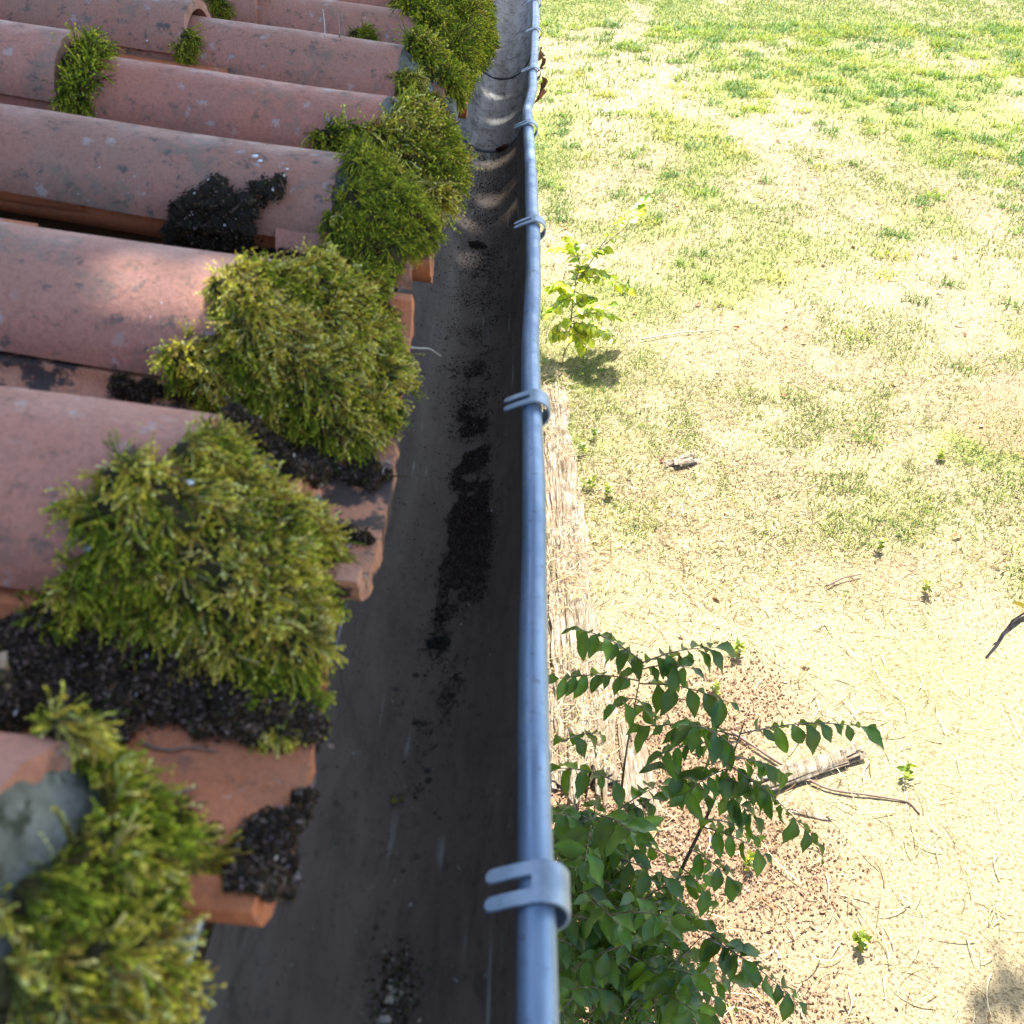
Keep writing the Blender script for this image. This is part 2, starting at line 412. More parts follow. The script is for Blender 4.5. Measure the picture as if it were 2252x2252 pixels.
trough(JOINT, 5.0, -.0032, ZN_FAR, .0016, .006)
ys = np.unique(np.concatenate([np.arange(-.3, 5, .02), by])); 
bd = np.stack([bead_x(ys)+.0006*np.sin(ys*13), ys, .0006*np.sin(ys*7)-np.exp(-((ys-1.95)/.05)**2)*.002], 1)
V, F = tube(bd, BR*(1+.02*np.sin(ys*31)), 24); child('bead', V, F, BEAD, gut, smooth=True)
for y in (.395, 1.32, JOINT+.28):
    V, F = tube([[bead_x(y), y-.0015, 0], [bead_x(y), y+.0015, 0]], BR+.0007, 24, cap=False); 
    if y > 1: child('seam_collar', V, F, CLIP, gut, smooth=True)

# gutter brackets: strap under the trough + forked clip folded over the bead
def bracket_parts(y):
    r = .0128; cx = bead_x(y)+.0022
    prof = []
    for a in np.radians(np.linspace(-100, 95, 22)): prof.append((cx+r*math.cos(a), -.0005+r*math.sin(a)))
    prof = np.array(prof)
    p0 = prof[-1]
    th = .0017; W = .0235
    def strip(pr, ya, yb, nrm=None):
        d = np.gradient(pr, axis=0); d /= np.linalg.norm(d, axis=1)[:, None]
        n_ = np.stack([d[:, 1], -d[:, 0]], 1)
        V = []
        for (p, q) in zip(pr, n_):
            V += [[p[0], ya, p[1]], [p[0], yb, p[1]], [p[0]+q[0]*th, yb, p[1]+q[1]*th], [p[0]+q[0]*th, ya, p[1]+q[1]*th]]
        k = (len(pr)-1)*4
        return V, [grid(len(pr), 4, True), np.array([[3, 2, 1, 0], [k, k+1, k+2, k+3]])]
    parts = [strip(prof, y-W/2, y+W/2)]
    # forked plate: outline in (s, y), s = run away from the bead; tips rounded
    L0, Ls, Lt = 0.0, .0035, .0275
    pw = .0078
    def plate(pts):     # pts outline (s,t) polygon -> thick, tilted down
        n = len(pts); V = []
        for dz in (0, th):
            for s, t in pts: V.append([p0[0]-s, y+t, p0[1]-s*.30-.9*s*s*4+dz])
        F = [[i, (i+1) % n, n+(i+1) % n, n+i] for i in range(n)]
        return V, n, F
    def fan(pts):
        V, n, F = plate(pts); c = np.mean(pts, 0)
        V += [[p0[0]-c[0], y+c[1], p0[1]-c[0]*.30-3.6*c[0]**2], [p0[0]-c[0], y+c[1], p0[1]-c[0]*.30-3.6*c[0]**2+th]]
        T = [[(i+1) % n, i, 2*n] for i in range(n)]+[[n+i, n+(i+1) % n, 2*n+1] for i in range(n)]
        return V, [np.array(F), np.array(T)]
    parts.append(fan([(-.0005, -W/2), (-.0005, W/2), (Ls+.0006, W/2), (Ls+.0006, -W/2)]))
    for sg in (-1, 1):
        c = sg*(W/2-pw/2); pts = [(Ls, c-pw/2), (Ls, c+pw/2)]
        for s in np.linspace(Ls+.003, Lt-pw/2, 5): pts.append((s, c+pw/2))
        for a in np.linspace(70, -70, 7): pts.append((Lt-pw/2+pw/2*math.cos(math.radians(a)), c+pw/2*math.sin(math.radians(a))))
        for s in np.linspace(Lt-pw/2, Ls+.003, 5): pts.append((s, c-pw/2))
        parts.append(fan(pts))
    # slot root fillet
    clip = join(parts)
    t = np.linspace(.02, math.pi-.02, 36); R_ = .0812
    pr = np.stack([-.0805+R_*np.cos(t), -.004-(R_+.004)*np.sin(t)], 1)
    pr = np.concatenate([[(cx+r*math.cos(math.radians(-100)), -.0005+r*math.sin(math.radians(-100)))], pr[1:]])
    strap = strip(pr, y-W/2+.001, y+W/2-.001)
    return clip, strap
names = ['nearest galvanised forked gutter clip, lowest one in the photo', 'second galvanised forked gutter clip up the rim, beside the pale log end',
         'third forked gutter clip up the rim, beside the yellow-green sapling', 'forked gutter clip just below the kink in the rim',
         'forked gutter clip just above the kink in the rim, with debris caught outside', 'second to last forked gutter clip, by the overlapping trough joint',
         'farthest forked gutter clip, cut by the top edge of the photo', 'forked gutter clip on the far rim above the picture', ]
clipY = [onz(1180, 1970, 0)[1], onz(1170, 897, 0)[1], onz(1173, 501, 0)[1], onz(1166, 283, 0)[1], onz(1174, 160, 0)[1], onz(1178, 72, 0)[1], onz(1178, 6, 0)[1]]
for i, y in enumerate(clipY):
    clip, strap = bracket_parts(y)
    b = empty('gutter_bracket', (bead_x(y), y, -.09), names[i], 'gutter bracket', 'brackets clipped over the gutter rim'); b['_o'] = tuple(b.location)
    child('clip', clip[0], clip[1], CLIP, b); child('strap', strap[0], strap[1], CLIP, b)

# ---------------------------------------------------------------- roof tiles
BV = []                                    # (V, F) of everything moss and dirt can lie on
def canal(xe, yc, zc, hw, drop, L, slope, up=True, th=.013, taper=.88, seed=0, yaw=0.0, cut=0.0, ragged=.0):
    """half-round tile shell: end at x=xe (eave side), running towards -x; zc = crown (or channel floor) height at the end"""
    r = np.random.default_rng(seed); nu, nv = 16, 25
    t = np.linspace(0, math.pi, nv); V = []
    ph = r.random(4)*6
    for lay in (0, 1):
        for i in range(nu):
            u = i/(nu-1); k = 1-(1-taper)*u; w_ = (hw-lay*th)*k; d_ = drop*k-(lay*th if drop > th*1.5 else 0)
            if not up: w_ = hw*k-(1-lay)*th*0-lay*th; d_ = drop*k-lay*th
            yy = w_*np.cos(t); zz = d_*np.sin(t)**.9 if up else d_*np.sin(t)**.85
            s = u*L
            rim = zc-drop if up else zc+drop
            x = xe-s+(cut*np.cos(t)+ragged*(r.random(nv)-.5) if i == 0 and lay == 0 else cut*np.cos(t)*(1-u))
            zz = rim+(zz if up else -zz)+s*slope+.0012*np.sin(t*3+ph[0]+u*4)+.0008*np.sin(u*9+ph[1])
            V.append(np.stack([x, yc+yy+s*yaw+.001*np.sin(u*7+ph[2])+0*t, zz], 1))
    V = np.concatenate(V); N = nu*nv
    a = grid(nu, nv); F = [a if up else a[:, ::-1], (a[:, ::-1] if up else a)+N]
    e = []
    for i in range(nu-1):
        for j in (0, nv-1): e.append([i*nv+j, (i+1)*nv+j, (i+1)*nv+j+N, i*nv+j+N])
    for j in range(nv-1):
        for i in (0, nu-1): e.append([i*nv+j, i*nv+j+1, i*nv+j+1+N, i*nv+j+N])
    return V, [np.concatenate(F+[np.array(e)])]
def shade_tile(o):
    me = o.data
    me.polygons.foreach_set('use_smooth', np.ones(len(me.polygons), bool))
    o.data.update()
    try: me.set_sharp_from_angle(angle=math.radians(26))
    except Exception: pass
def tile(name, label, cat, grp, mat, **k):
    V, F = canal(**k); o = mesh(name, V, F, mat, smooth=True); shade_tile(o); tag(o, label, cat, grp); BV.append((V, F[0])); return o
ordn = ['first', 'second', 'third', 'fourth', 'fifth', 'sixth', 'seventh', 'eighth', 'ninth', 'tenth', 'eleventh', 'twelfth']
COV = [(.203, -.19, 0), (.456, -.187, 0), (.699, -.188, 0), (.998, -.19, .004), (1.255, -.178, 0), (1.588, -.191, .003), (1.893, -.198, 0), (2.19, -.19, 0), (2.49, -.193, 0), (2.80, -.188, 0), (3.1, -.19, 0)]
cov_lab = ['lowest eave cover tile at the bottom left corner, grey mortar in its end', 'big pinkish cover tile whose end carries the nearest moss cushion',
 'pinkish cover tile with sun flecks on its crown', 'cover tile carrying the dark crumbly clod and small white droppings',
 'cover tile beside the bushy moss tuft, with pale scratches near its end', 'cover tile with bare grey mortar wedge in its end',
 'reddish cover tile below the two tallest moss cushions', 'reddish cover tile at the top edge, mostly behind moss',
 'ninth eave cover tile, above the picture edge', 'tenth eave cover tile, above the picture edge', 'eleventh eave cover tile, above the picture edge']
G1 = 'cover tiles along the eave'
for k, (yc, xe, yw) in enumerate(COV):
    tile('cover_tile', cov_lab[k], 'roof tile', G1, TC[(0, 0, 1, 2, 3, 1, 0, 3, 1, 0, 2)[k]], xe=xe, yc=yc, zc=.170, hw=.0715, drop=.064, L=.47, slope=SL, seed=k, yaw=yw, cut=.011+rng.normal(0, .002), ragged=.003)
    if k < 9:
        tile('under_tile', 'short lower-layer tile poking out under the '+ordn[k]+' eave cover tile from the bottom', 'roof tile', 'lower-layer tiles under the cover tiles', T_COVER2,
             xe=(-.155, -.140, -.135, -.122, -.135, -.135, -.13, -.13, -.13)[k], yc=yc-(.0, .004, .006, .02, .01, .006, .006, 0, 0)[k], zc=.130, hw=.073, drop=.060, L=.13, slope=SL, seed=50+k, ragged=.003)
# upper courses
EX2 = {0: -.52, 1: -.54, 2: -.55, 3: -.565, 4: -.55, 5: -.50, 6: -.47, 7: -.5, 8: -.52, 9: -.51, 10: -.53}
for c_ in (1, 2, 3, 4):
    for k, (yc, xe, yw) in enumerate(COV):
        if c_ == 1: x1 = EX2[k]
        else: x1 = EX2[k]-EXPO*(c_-1)+rng.normal(0, .006)
        z1 = .170+(xe-x1)*SL+.016*c_
        if c_ > 1 and (k < 2): continue
        lab = '%s cover tile from the bottom in the %s course above the eave' % (ordn[k], ordn[c_])
        tile('cover_tile', lab, 'roof tile', 'cover tiles in the upper courses', TC[(k*5+c_*3+k//2) % 4], xe=x1, yc=yc+(-x1+xe)*yw+rng.normal(0, .003), zc=z1, hw=.072, drop=.064,
             L=.45, slope=SL, seed=100+c_*20+k, yaw=yw+rng.normal(0, .003), cut=rng.normal(0, .004), ragged=.003)
CH = [(.055, .092, -.150), (.312, .088, -.106), (.540, .106, -.094), (.752, .098, -.104), (1.045, .108, -.103), (1.415, .11, -.108), (1.735, .105, -.105), (2.035, .105, -.105), (2.335, .105, -.104), (2.64, .105, -.106), (2.945, .105, -.105)]
ch_lab = ['channel tile at the very bottom left under the lime green moss', 'wide bare orange channel tile below the nearest moss cushion, black crumbs on its lip',
 'orange channel tile blotched with black crust between the two biggest moss cushions', 'channel tile with a small orange corner showing beside the curved pale stalk',
 'channel tile with a brown end block above the grey gap', 'fifth channel tile up, mostly under the bushy moss', 'channel tile with a clean orange end by the torn flashing']
for k, (yc, hw, xe) in enumerate(CH):
    xe -= .009
    lab = ch_lab[k] if k < len(ch_lab) else ordn[k]+' channel tile from the bottom, near the top edge'
    tile('channel_tile', lab, 'roof tile', 'channel tiles along the eave', T_CHAN_D if k in (2, 5, 8) else T_CHAN, xe=xe, yc=yc, zc=.040, hw=hw, drop=.048, L=.44, slope=SL, up=False, th=.015, taper=.9, seed=200+k, cut=rng.normal(0, .003), ragged=.003)
    for c_ in (1, 2, 3):
        if c_ > 1 and k < 2: continue
        tile('channel_tile', '%s channel tile from the bottom in the %s course, deep between cover tiles' % (ordn[k], ordn[c_]), 'roof tile', 'channel tiles in the upper courses', T_CHAN,
             xe=xe-.33-(c_-1)*EXPO, yc=yc, zc=.040+c_*.016+(.33+(c_-1)*EXPO)*SL, hw=hw, drop=.046, L=.43, slope=SL, up=False, th=.014, taper=.9, seed=300+k+c_*20)

# mortar wedges in the tile ends
def plug(k):
    yc, xe, _ = COV[k]; r = np.random.default_rng(900+k); nu, nv = 22, 34
    rx = (.022, .036, .036, .055, .05, .058, .05, .05, .05)[k]; V = []
    for i in range(nu):
        s = i/(nu-1); q = min(s/.78, 1); c_ = max(0, (s-.78)/.22)
        cr = .1715-.066*q**1.15; hw_ = (.0730-.006*q)*math.sqrt(max(1-c_*c_, 0)) if c_ < 1 else 0
        zb = .088-.01*q
        for j in range(nv):
            t = math.pi*j/(nv-1)
            x = xe-.004+(rx+.012)*q+.008*math.sin(c_*math.pi/2)+(.0115*math.cos(t)+.001)*(1-q)
            y = yc+hw_*math.cos(t); z = zb+(cr-zb)*(math.sqrt(max(1-c_*c_, 0)))*math.sin(t)**.85
            V.append([x, y, z])
    V = np.array(V); n = (fbm(V[:, 1]*60, V[:, 0]*60+V[:, 2]*40, 1, k*3.3, 3)-.5)*.007
    V[:, 0] += n; V[:, 2] += n*.4
    F = grid(nu, nv)
    o = mesh('mortar_wedge', V, F, MORTAR, smooth=True)
    tag(o, 'grey weathered mortar wedge closing the end of the %s cover tile from the bottom' % ordn[k], 'mortar', 'mortar wedges in the tile ends'); BV.append((V, F))
for k in range(9): plug(k)

Vb, Fb = join(BV); Q = np.concatenate([f for f in Fb if f.shape[1] == 4]); 
BVH = BVHTree.FromPolygons([tuple(v) for v in Vb], [tuple(f) for f in Q])
def cast(px, py):
    d = ray(px, py); h = BVH.ray_cast(Vector(CAM), Vector(d).normalized())
    if h[0] is None: return None
    n = Vector(h[1]); 
    if n.dot(Vector(d)) > 0: n = -n
    return np.array(h[0]), np.array(n)
def inpoly(x, y, P):
    c = False; n = len(P)
    for i in range(n):
        x1, y1 = P[i]; x2, y2 = P[(i+1) % n]
        if (y1 > y) != (y2 > y) and x < (x2-x1)*(y-y1)/(y2-y1)+x1: c = not c
    return c
def ico(n=2):
    import bmesh
    b = bmesh.new(); bmesh.ops.create_icosphere(b, subdivisions=n, radius=1)
    V = np.array([v.co[:] for v in b.verts]); F = np.array([[v.index for v in f.verts] for f in b.faces]); b.free(); return V, F
ICO2 = ico(2); ICO1 = ico(1)
def edge_d(x, y, P):
    m_ = 1e9; n = len(P)
    for i in range(n):
        (x1, y1), (x2, y2) = P[i], P[(i+1) % n]; L2 = (x2-x1)**2+(y2-y1)**2+1e-9
        t = max(0, min(1, ((x-x1)*(x2-x1)+(y-y1)*(y2-y1))/L2)); m_ = min(m_, math.hypot(x-x1-t*(x2-x1), y-y1-t*(y2-y1)))
    return m_
def lumps_from_poly(P32, sp, zmin=-.01, pad=0.0, maxn=400):
    """points on the tiles seen inside the outline (1932-px units)"""
    P = [(a*K32, b*K32) for a, b in P32]; xs = [p[0] for p in P]; ys_ = [p[1] for p in P]; pts = []; nr = []
    tries = 0
    while tries < 4000 and len(pts) < maxn:
        tries += 1
        x = random.uniform(min(xs), max(xs)); y = random.uniform(min(ys_), max(ys_))
        if not inpoly(x, y, P): continue
        h = cast(x, y)
        if h is None or h[0][2] < zmin: continue
        if pad and edge_d(x, y, P) < pad*FPX/float((h[0]-CAM)@FW)*(1 if tries < 2500 else .5): continue
        if any(np.sum((q-h[0])**2) < sp*sp for q in pts): continue
        pts.append(h[0]); nr.append(h[1])
    return np.array(pts), np.array(nr)
MOSS_PAL = {'y': [(.60, .56, .08), (.72, .66, .16), (.48, .48, .05), (.40, .31, .06), (.76, .70, .28)],
            'g': [(.28, .37, .035), (.38, .45, .045), (.20, .28, .025), (.48, .50, .06), (.14, .20, .025)],
            'd': [(.07, .10, .02), (.10, .13, .03), (.13, .09, .035), (.20, .14, .06), (.14, .17, .04)]}
def strands(P, D, L, pal, K=5, leaf=.0022, lw=.0008, grav=.25, wob=.35, tipc=1.25, nl=3):
    n = len(P); pos = P.copy(); d = D.copy(); V = []; C = []; T = []
    base = np.minimum(np.array(pal)[rng.integers(0, len(pal), n)]*rng.uniform(.85, 1.4, (n, 1))*np.array([1.08, 1.0, .9]), .82)
    stem = []
    for k in range(K+1):
        t = k/K; stem.append(pos.copy())
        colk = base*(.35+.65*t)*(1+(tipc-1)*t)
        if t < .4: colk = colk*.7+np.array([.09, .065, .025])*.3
        if k > 0:
            for q in range(nl):
                rv = rng.normal(0, 1, (n, 3)); rv -= (rv*d).sum(1)[:, None]*d; rv /= np.linalg.norm(rv, axis=1)[:, None]+1e-9
                ld = d*.85+rv*.5; ld /= np.linalg.norm(ld, axis=1)[:, None]; sd = np.cross(ld, d); sd /= np.linalg.norm(sd, axis=1)[:, None]+1e-9
                ls = (leaf*rng.uniform(.6, 1.3, n))[:, None]
                V.append(np.stack([pos-sd*lw, pos+sd*lw, pos+ld*ls], 1)); C.append(np.stack([colk*.8, colk*.8, colk*1.15], 1))
        d = d+np.array([0, 0, -grav])*(.3+t)*.5+rng.normal(0, wob, (n, 3))*.5; d /= np.linalg.norm(d, axis=1)[:, None]
        pos = pos+d*(L/K)[:, None]
    V = np.concatenate(V).reshape(-1, 3); C = np.concatenate(C).reshape(-1, 3); F = np.arange(len(V)).reshape(-1, 3)
    # stems as thin ribbons
    st_ = np.stack(stem, 1); sd = rng.normal(0, 1, (n, 1, 3)); sd /= np.linalg.norm(sd, axis=2)[..., None]
    wv = lw*.8; R_ = np.stack([st_-sd*wv, st_+sd*wv], 2)
    i = np.arange(n)[:, None]*(K+1)*2+np.arange(K)[None]*2
    Fs = np.stack([i, i+1, i+3, i+2], -1).reshape(-1, 4)
    Cs = np.broadcast_to((base*.6)[:, None, None], R_.shape).reshape(-1, 3)
    return V, F, C, R_.reshape(-1, 3), Fs, Cs
def moss(label, poly, pals='yg', r=.0085, sp=.0068, dens=1.0, L=.011, out=-.15, pad=.0065, stand=.42, relief=.030, name='moss_cushion', extra=None, grp='moss cushions on the roof edge', leaf=.0018, lift=0.0, yup=.5, grav=.25, maxn=400):
    P, N = lumps_from_poly(poly, sp, maxn=maxn, pad=pad)
    if extra is not None:
        for e in extra: P = np.vstack([P, [e]]); N = np.vstack([N, [[.3, -.3, .9]]])
    if len(P) == 0: print('NO LUMPS', label); return
    rel = fbm(P[:, 0]+P[:, 2], P[:, 1]-P[:, 2]*.6, 34, len(label)*.71, 2); R_ = r*rng.uniform(.75, 1.3, len(P))*(.55+.95*rel); Cn = P+N*(R_*out+lift+relief*(rel-.45))[:, None]
    parts = []; cols = []
    for c, rr in zip(Cn, R_):
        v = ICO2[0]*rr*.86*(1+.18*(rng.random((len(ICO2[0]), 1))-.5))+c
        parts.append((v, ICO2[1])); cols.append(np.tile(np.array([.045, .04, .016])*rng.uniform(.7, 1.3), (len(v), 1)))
    nt_ = int(dens*58*len(P)*(r/.011)**2); PT = 9; ns = nt_*PT
    li = np.repeat(rng.integers(0, len(P), nt_), PT); dv = np.repeat(rng.normal(0, 1, (nt_, 3)), PT, 0); dv /= np.linalg.norm(dv, axis=1)[:, None]
    dt = (dv*N[li]).sum(1); fl = dt < -.25; dv[fl] -= 2*dt[fl][:, None]*N[li][fl]
    Pp = Cn[li]+dv*(R_[li]*.85)[:, None]+rng.normal(0, .0011, (ns, 3))
    # keep only strands not buried in a neighbour
    gapf = fbm(Pp[:, 0]+Pp[:, 2]*.5, Pp[:, 1]-Pp[:, 2]*.4, 75, 5+len(label)*.31, 2); keep = gapf > .30
    for a in range(0, ns, 4000):
        dd = np.linalg.norm(Pp[a:a+4000, None]-Cn[None], axis=2)/R_[None]
        keep[a:a+4000] &= (dd < .80).sum(1) == 0
    tid = np.repeat(np.arange(nt_), PT)[keep]; Pp, dv, li = Pp[keep], dv[keep], li[keep]; n = len(Pp)
    # patchy hue: yellower where the cushion faces up and by patch noise
    f = fbm(Pp[:, 0]*1+Pp[:, 2]*.7, Pp[:, 1]+Pp[:, 2]*.5, 38, len(label)*.37, 3)
    if pals == 'yg': yv = sm(.36, .56, f+.28*(dv[:, 2]-yup)-.02)
    elif pals == 'g': yv = sm(.62, .8, f)*.6
    elif pals == 'y': yv = sm(.25, .5, f)
    else: yv = sm(.55, .75, f)*.5
    isy = rng.random(n) < yv; dk = rng.random(n) < .16
    # each tuft leans its own way
    tl = rng.normal(0, .45, (len(P), 3)); gr = np.array([.55, -.25, -.8]); gt = gr-(dv@gr)[:, None]*dv; gt /= np.linalg.norm(gt, axis=1)[:, None]+1e-6
    D = dv*stand+gt*.75+tl[li]*.5+rng.normal(0, .38, (nt_, 3))[tid]+rng.normal(0, .16, (n, 3)); D /= np.linalg.norm(D, axis=1)[:, None]
    Ls = L*rng.uniform(.35, 1.9, nt_)[tid]*rng.uniform(.75, 1.2, n)
    isy = (rng.random(nt_)[tid] < yv)&(rng.random(n) < .92); dk = rng.random(nt_)[tid] < .15
    for sel, pal in ((isy & ~dk, 'y'), (~isy & ~dk, 'g'), (dk, 'd')):
        if sel.sum() == 0: continue
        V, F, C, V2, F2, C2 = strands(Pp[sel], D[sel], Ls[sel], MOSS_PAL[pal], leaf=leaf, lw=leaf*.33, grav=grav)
        parts += [(V, F), (V2, F2)]; cols += [C, C2]
    V, F = join(parts); o = mesh(name, V, F, MOSS, col=np.concatenate(cols)); tag(o, label, 'moss', grp); return o

mB = [(385, 795), (415, 800), (465, 860), (515, 915), (555, 945), (595, 1000), (612, 1060), (605, 1110), (600, 1230), (555, 1250), (480, 1230), (420, 1280), (380, 1290), (330, 1270), (290, 1220), (250, 1180), (180, 1170), (120, 1145), (115, 1110), (150, 1050), (170, 1000), (120, 945), (112, 928), (135, 925), (175, 955), (220, 905), (242, 885), (270, 885), (300, 895), (325, 915), (332, 840)]
moss('large yellow-green moss cushion spilling over the end of the nearest big cover tile', mB, 'yg', L=.0095, pad=.0085)
mC = [(410, 570), (430, 525), (480, 505), (560, 497), (620, 505), (650, 545), (700, 605), (735, 655), (755, 700), (750, 760), (730, 825), (695, 860), (640, 860), (600, 840), (540, 800), (480, 770), (420, 750), (350, 735), (330, 700), (340, 665), (352, 645), (420, 655), (432, 620)]
moss('rounded bright moss cushion on the third cover tile end, green side over the gutter', mC, 'yg', L=.0095, pad=.0085)
mD = [(655, 290), (690, 300), (730, 335), (775, 380), (800, 420), (795, 455), (760, 485), (730, 500), (715, 530), (695, 560), (665, 530), (640, 490), (625, 460), (628, 410), (642, 390), (665, 350)]
moss('dark moss sheet with a lime rim hanging down the fourth tile end', mD, 'g', L=.009, r=.010)
mE = [(740, 215), (790, 205), (825, 240), (848, 290), (848, 340), (843, 375), (825, 405), (810, 390), (785, 350), (740, 290), (700, 270), (650, 272), (605, 268), (600, 255), (650, 250), (680, 238), (705, 250), (735, 250)]
moss('bushy fresh green moss tuft bulging over the gutter on the fifth tile end', mE, 'yg', L=.017, r=.010, sp=.009, leaf=.0028)
mF = [(752, 140), (775, 135), (795, 165), (805, 190), (790, 200), (765, 195), (752, 180)]
moss('small yellowish moss tuft low on the bare grey mortar wedge', mF, 'yg', L=.011)
moss('little moss patch where the mortar wedge meets the gutter edge', [(805, 190), (825, 190), (832, 215), (820, 225), (805, 210)], 'g', L=.010)
mG = [(765, 85), (800, 80), (850, 100), (880, 125), (878, 150), (860, 180), (840, 170), (825, 140), (790, 125), (770, 105)]
moss('loose curly moss cushion on the seventh tile end', mG, 'g', L=.016, r=.010, sp=.009, leaf=.003)
mH = [(730, 10), (760, 0), (880, 0), (900, 40), (915, 70), (905, 110), (880, 130), (850, 100), (810, 70), (795, 45), (765, 20)]
moss('tall shaggy moss mass on the tile end at the top edge', mH, 'g', L=.018, r=.011, sp=.010, leaf=.0034)
mI = [(880, 0), (915, 0), (912, 60), (905, 90), (890, 70)]
moss('hanging green moss strip by the gutter at the top edge', mI, 'g', L=.016, r=.010, sp=.009, leaf=.003)
mA = [(75, 1370), (130, 1368), (180, 1395), (230, 1430), (245, 1470), (270, 1520), (310, 1560), (350, 1590), (385, 1610), (410, 1635), (385, 1660), (330, 1680), (300, 1700), (240, 1720), (200, 1690), (150, 1740), (60, 1800), (0, 1780), (0, 1700), (60, 1640), (170, 1600), (190, 1540), (170, 1480), (130, 1420), (90, 1395)]
moss('moss fringe around the pale grey mortar at the bottom left', mA, 'yg', L=.0085, r=.006, sp=.005, leaf=.0018, pad=.006)
mZ = [(-60, 1800), (80, 1830), (160, 1770), (220, 1760), (270, 1810), (285, 1870), (280, 1990), (-60, 1990)]
moss('lime green feathery moss fronds nearest the camera in the bottom left corner', mZ, 'y', L=.011, r=.006, sp=.006, leaf=.0022, lift=.002, pad=.008)
# little tufts on the tiles
moss('small bright moss tuft wedged at the second-course tile end by the left edge', [(140, 72), (165, 75), (200, 92), (185, 110), (180, 150), (165, 190), (140, 200), (125, 190), (110, 200), (100, 195), (125, 150), (100, 130), (120, 110), (135, 100)], 'g', L=.018, r=.006, sp=.007, leaf=.003, pad=.012, grp='small moss tufts on the tiles')
moss('small dark moss tuft under the curved end of a second-course cover tile', [(345, 60), (357, 60), (358, 110), (335, 112), (335, 95)], 'g', L=.013, r=.009, pad=.004, grp='small moss tufts on the tiles')
moss('tiny moss patch in the gap at the very top left', [(405, 0), (425, 0), (425, 28), (408, 25)], 'g', L=.013, r=.009, pad=.004, grp='small moss tufts on the tiles')
moss('flat moss patch lying between two far cover tiles', [(655, 72), (680, 58), (705, 62), (715, 78), (690, 76)], 'g', L=.012, r=.008, pad=.004, grp='small moss tufts on the tiles')
moss('small olive moss pad on the lip of the bare orange channel tile', [(495, 1385), (530, 1380), (555, 1392), (550, 1405), (505, 1405)], 'yg', L=.006, r=.006, sp=.006, pad=.004, grp='small moss tufts on the tiles')
moss('dark damp moss along the channel under the nearest big cover tile', [(0, 1165), (110, 1160), (150, 1190), (60, 1225), (0, 1200)], 'd', L=.008, r=.009, pad=.004, grp='small moss tufts on the tiles')
moss('dark moss trailing off the lower tile beside the crumb heap', [(480, 1250), (545, 1245), (555, 1300), (590, 1330), (560, 1370), (500, 1350), (470, 1300)], 'd', L=.009, r=.008, pad=.004, grp='small moss tufts on the tiles')
moss('shaded moss strand bundle hanging below the fourth tile end', [(640, 500), (700, 500), (715, 560), (700, 590), (650, 560)], 'd', L=.011, r=.009, pad=.004, grp='small moss tufts on the tiles')

# ---------------------------------------------------------------- crumbs, silt, twigs
OCT = np.array([[1, 0, 0], [-1, 0, 0], [0, 1, 0], [0, -1, 0], [0, 0, 1], [0, 0, -1]], float)
OF = np.array([[0, 2, 4], [2, 1, 4], [1, 3, 4], [3, 0, 4], [2, 0, 5], [1, 2, 5], [3, 1, 5], [0, 3, 5]])
def granules(P, s, pal, aniso=.5):
    n = len(P); A = rng.normal(0, 1, (n, 3, 3)); A, _ = np.linalg.qr(A)
    sc = s[:, None]*np.stack([rng.uniform(.8, 1.6, n), rng.uniform(.4, 1, n), rng.uniform(.25, .8, n)*1, ], 1); lg = rng.random(n) < .06; sc[lg] *= np.array([3.6, .6, .6])
    V = np.einsum('nij,kj->nki', A*sc[:, None, :], OCT*1)+P[:, None]+rng.normal(0, .12, (n, 6, 3))*s[:, None, None]
    F = (np.arange(n)[:, None, None]*6+OF[None]).reshape(-1, 3)
    c = np.array(pal)[rng.integers(0, len(pal), n)]*rng.uniform(.6, 1.3, (n, 1))
    return V.reshape(-1, 3), F, np.repeat(c, 6, 0)
P_DARK = [(.04, .028, .019), (.055, .036, .026), (.026, .019, .013), (.085, .058, .042), (.045, .035, .028), (.032, .024, .015), (.15, .11, .09), (.016, .012, .009), (.07, .045, .02), (.05, .055, .02)]
def crumbs(name, label, poly, n, s, r=.006, sp=.007, h=.2, pal=P_DARK, cat=None, grp=None, kind=None, white=.004, maxn=400):
    P, N = lumps_from_poly(poly, sp, maxn=maxn)
    if len(P) == 0: print('NO CRUMBS', label); return
    R_ = r*rng.uniform(.6, 1.3, len(P)); Cn = P+N*(R_*h)[:, None]; parts = []; cols = []
    for c, rr in zip(Cn, R_):
        v = ICO1[0]*rr*.9*(1+.3*(rng.random((len(ICO1[0]), 1))-.5))+c; parts.append((v, ICO1[1])); cols.append(np.tile([.03, .025, .02], (len(v), 1)))
    n = int(n*3.6); li = rng.integers(0, len(P), n); dv = rng.normal(0, 1, (n, 3)); dv /= np.linalg.norm(dv, axis=1)[:, None]
    dt = (dv*N[li]).sum(1); fl = dt < 0; dv[fl] -= 2*dt[fl][:, None]*N[li][fl]
    Pp = Cn[li]+dv*(R_[li]*.95)[:, None]; st_ = rng.random(n) < .07; tj = rng.normal(0, .006, (n, 3)); tj -= (tj*N[li]).sum(1)[:, None]*N[li]; Pp[st_] = (P[li]+tj+N[li]*.0008)[st_]
    V, F, C = granules(Pp+rng.normal(0, .0006, Pp.shape), s*.42*rng.lognormal(0, .5, n).clip(.3, 3), pal); wv = np.repeat(rng.random(n) < white, 6); C[wv] = (.5, .46, .42)
    parts.append((V, F)); cols.append(C); V, F = join(parts)
    o = mesh(name, V, F, DEBRIS, col=np.concatenate(cols)); return tag(o, label, cat, grp, kind)
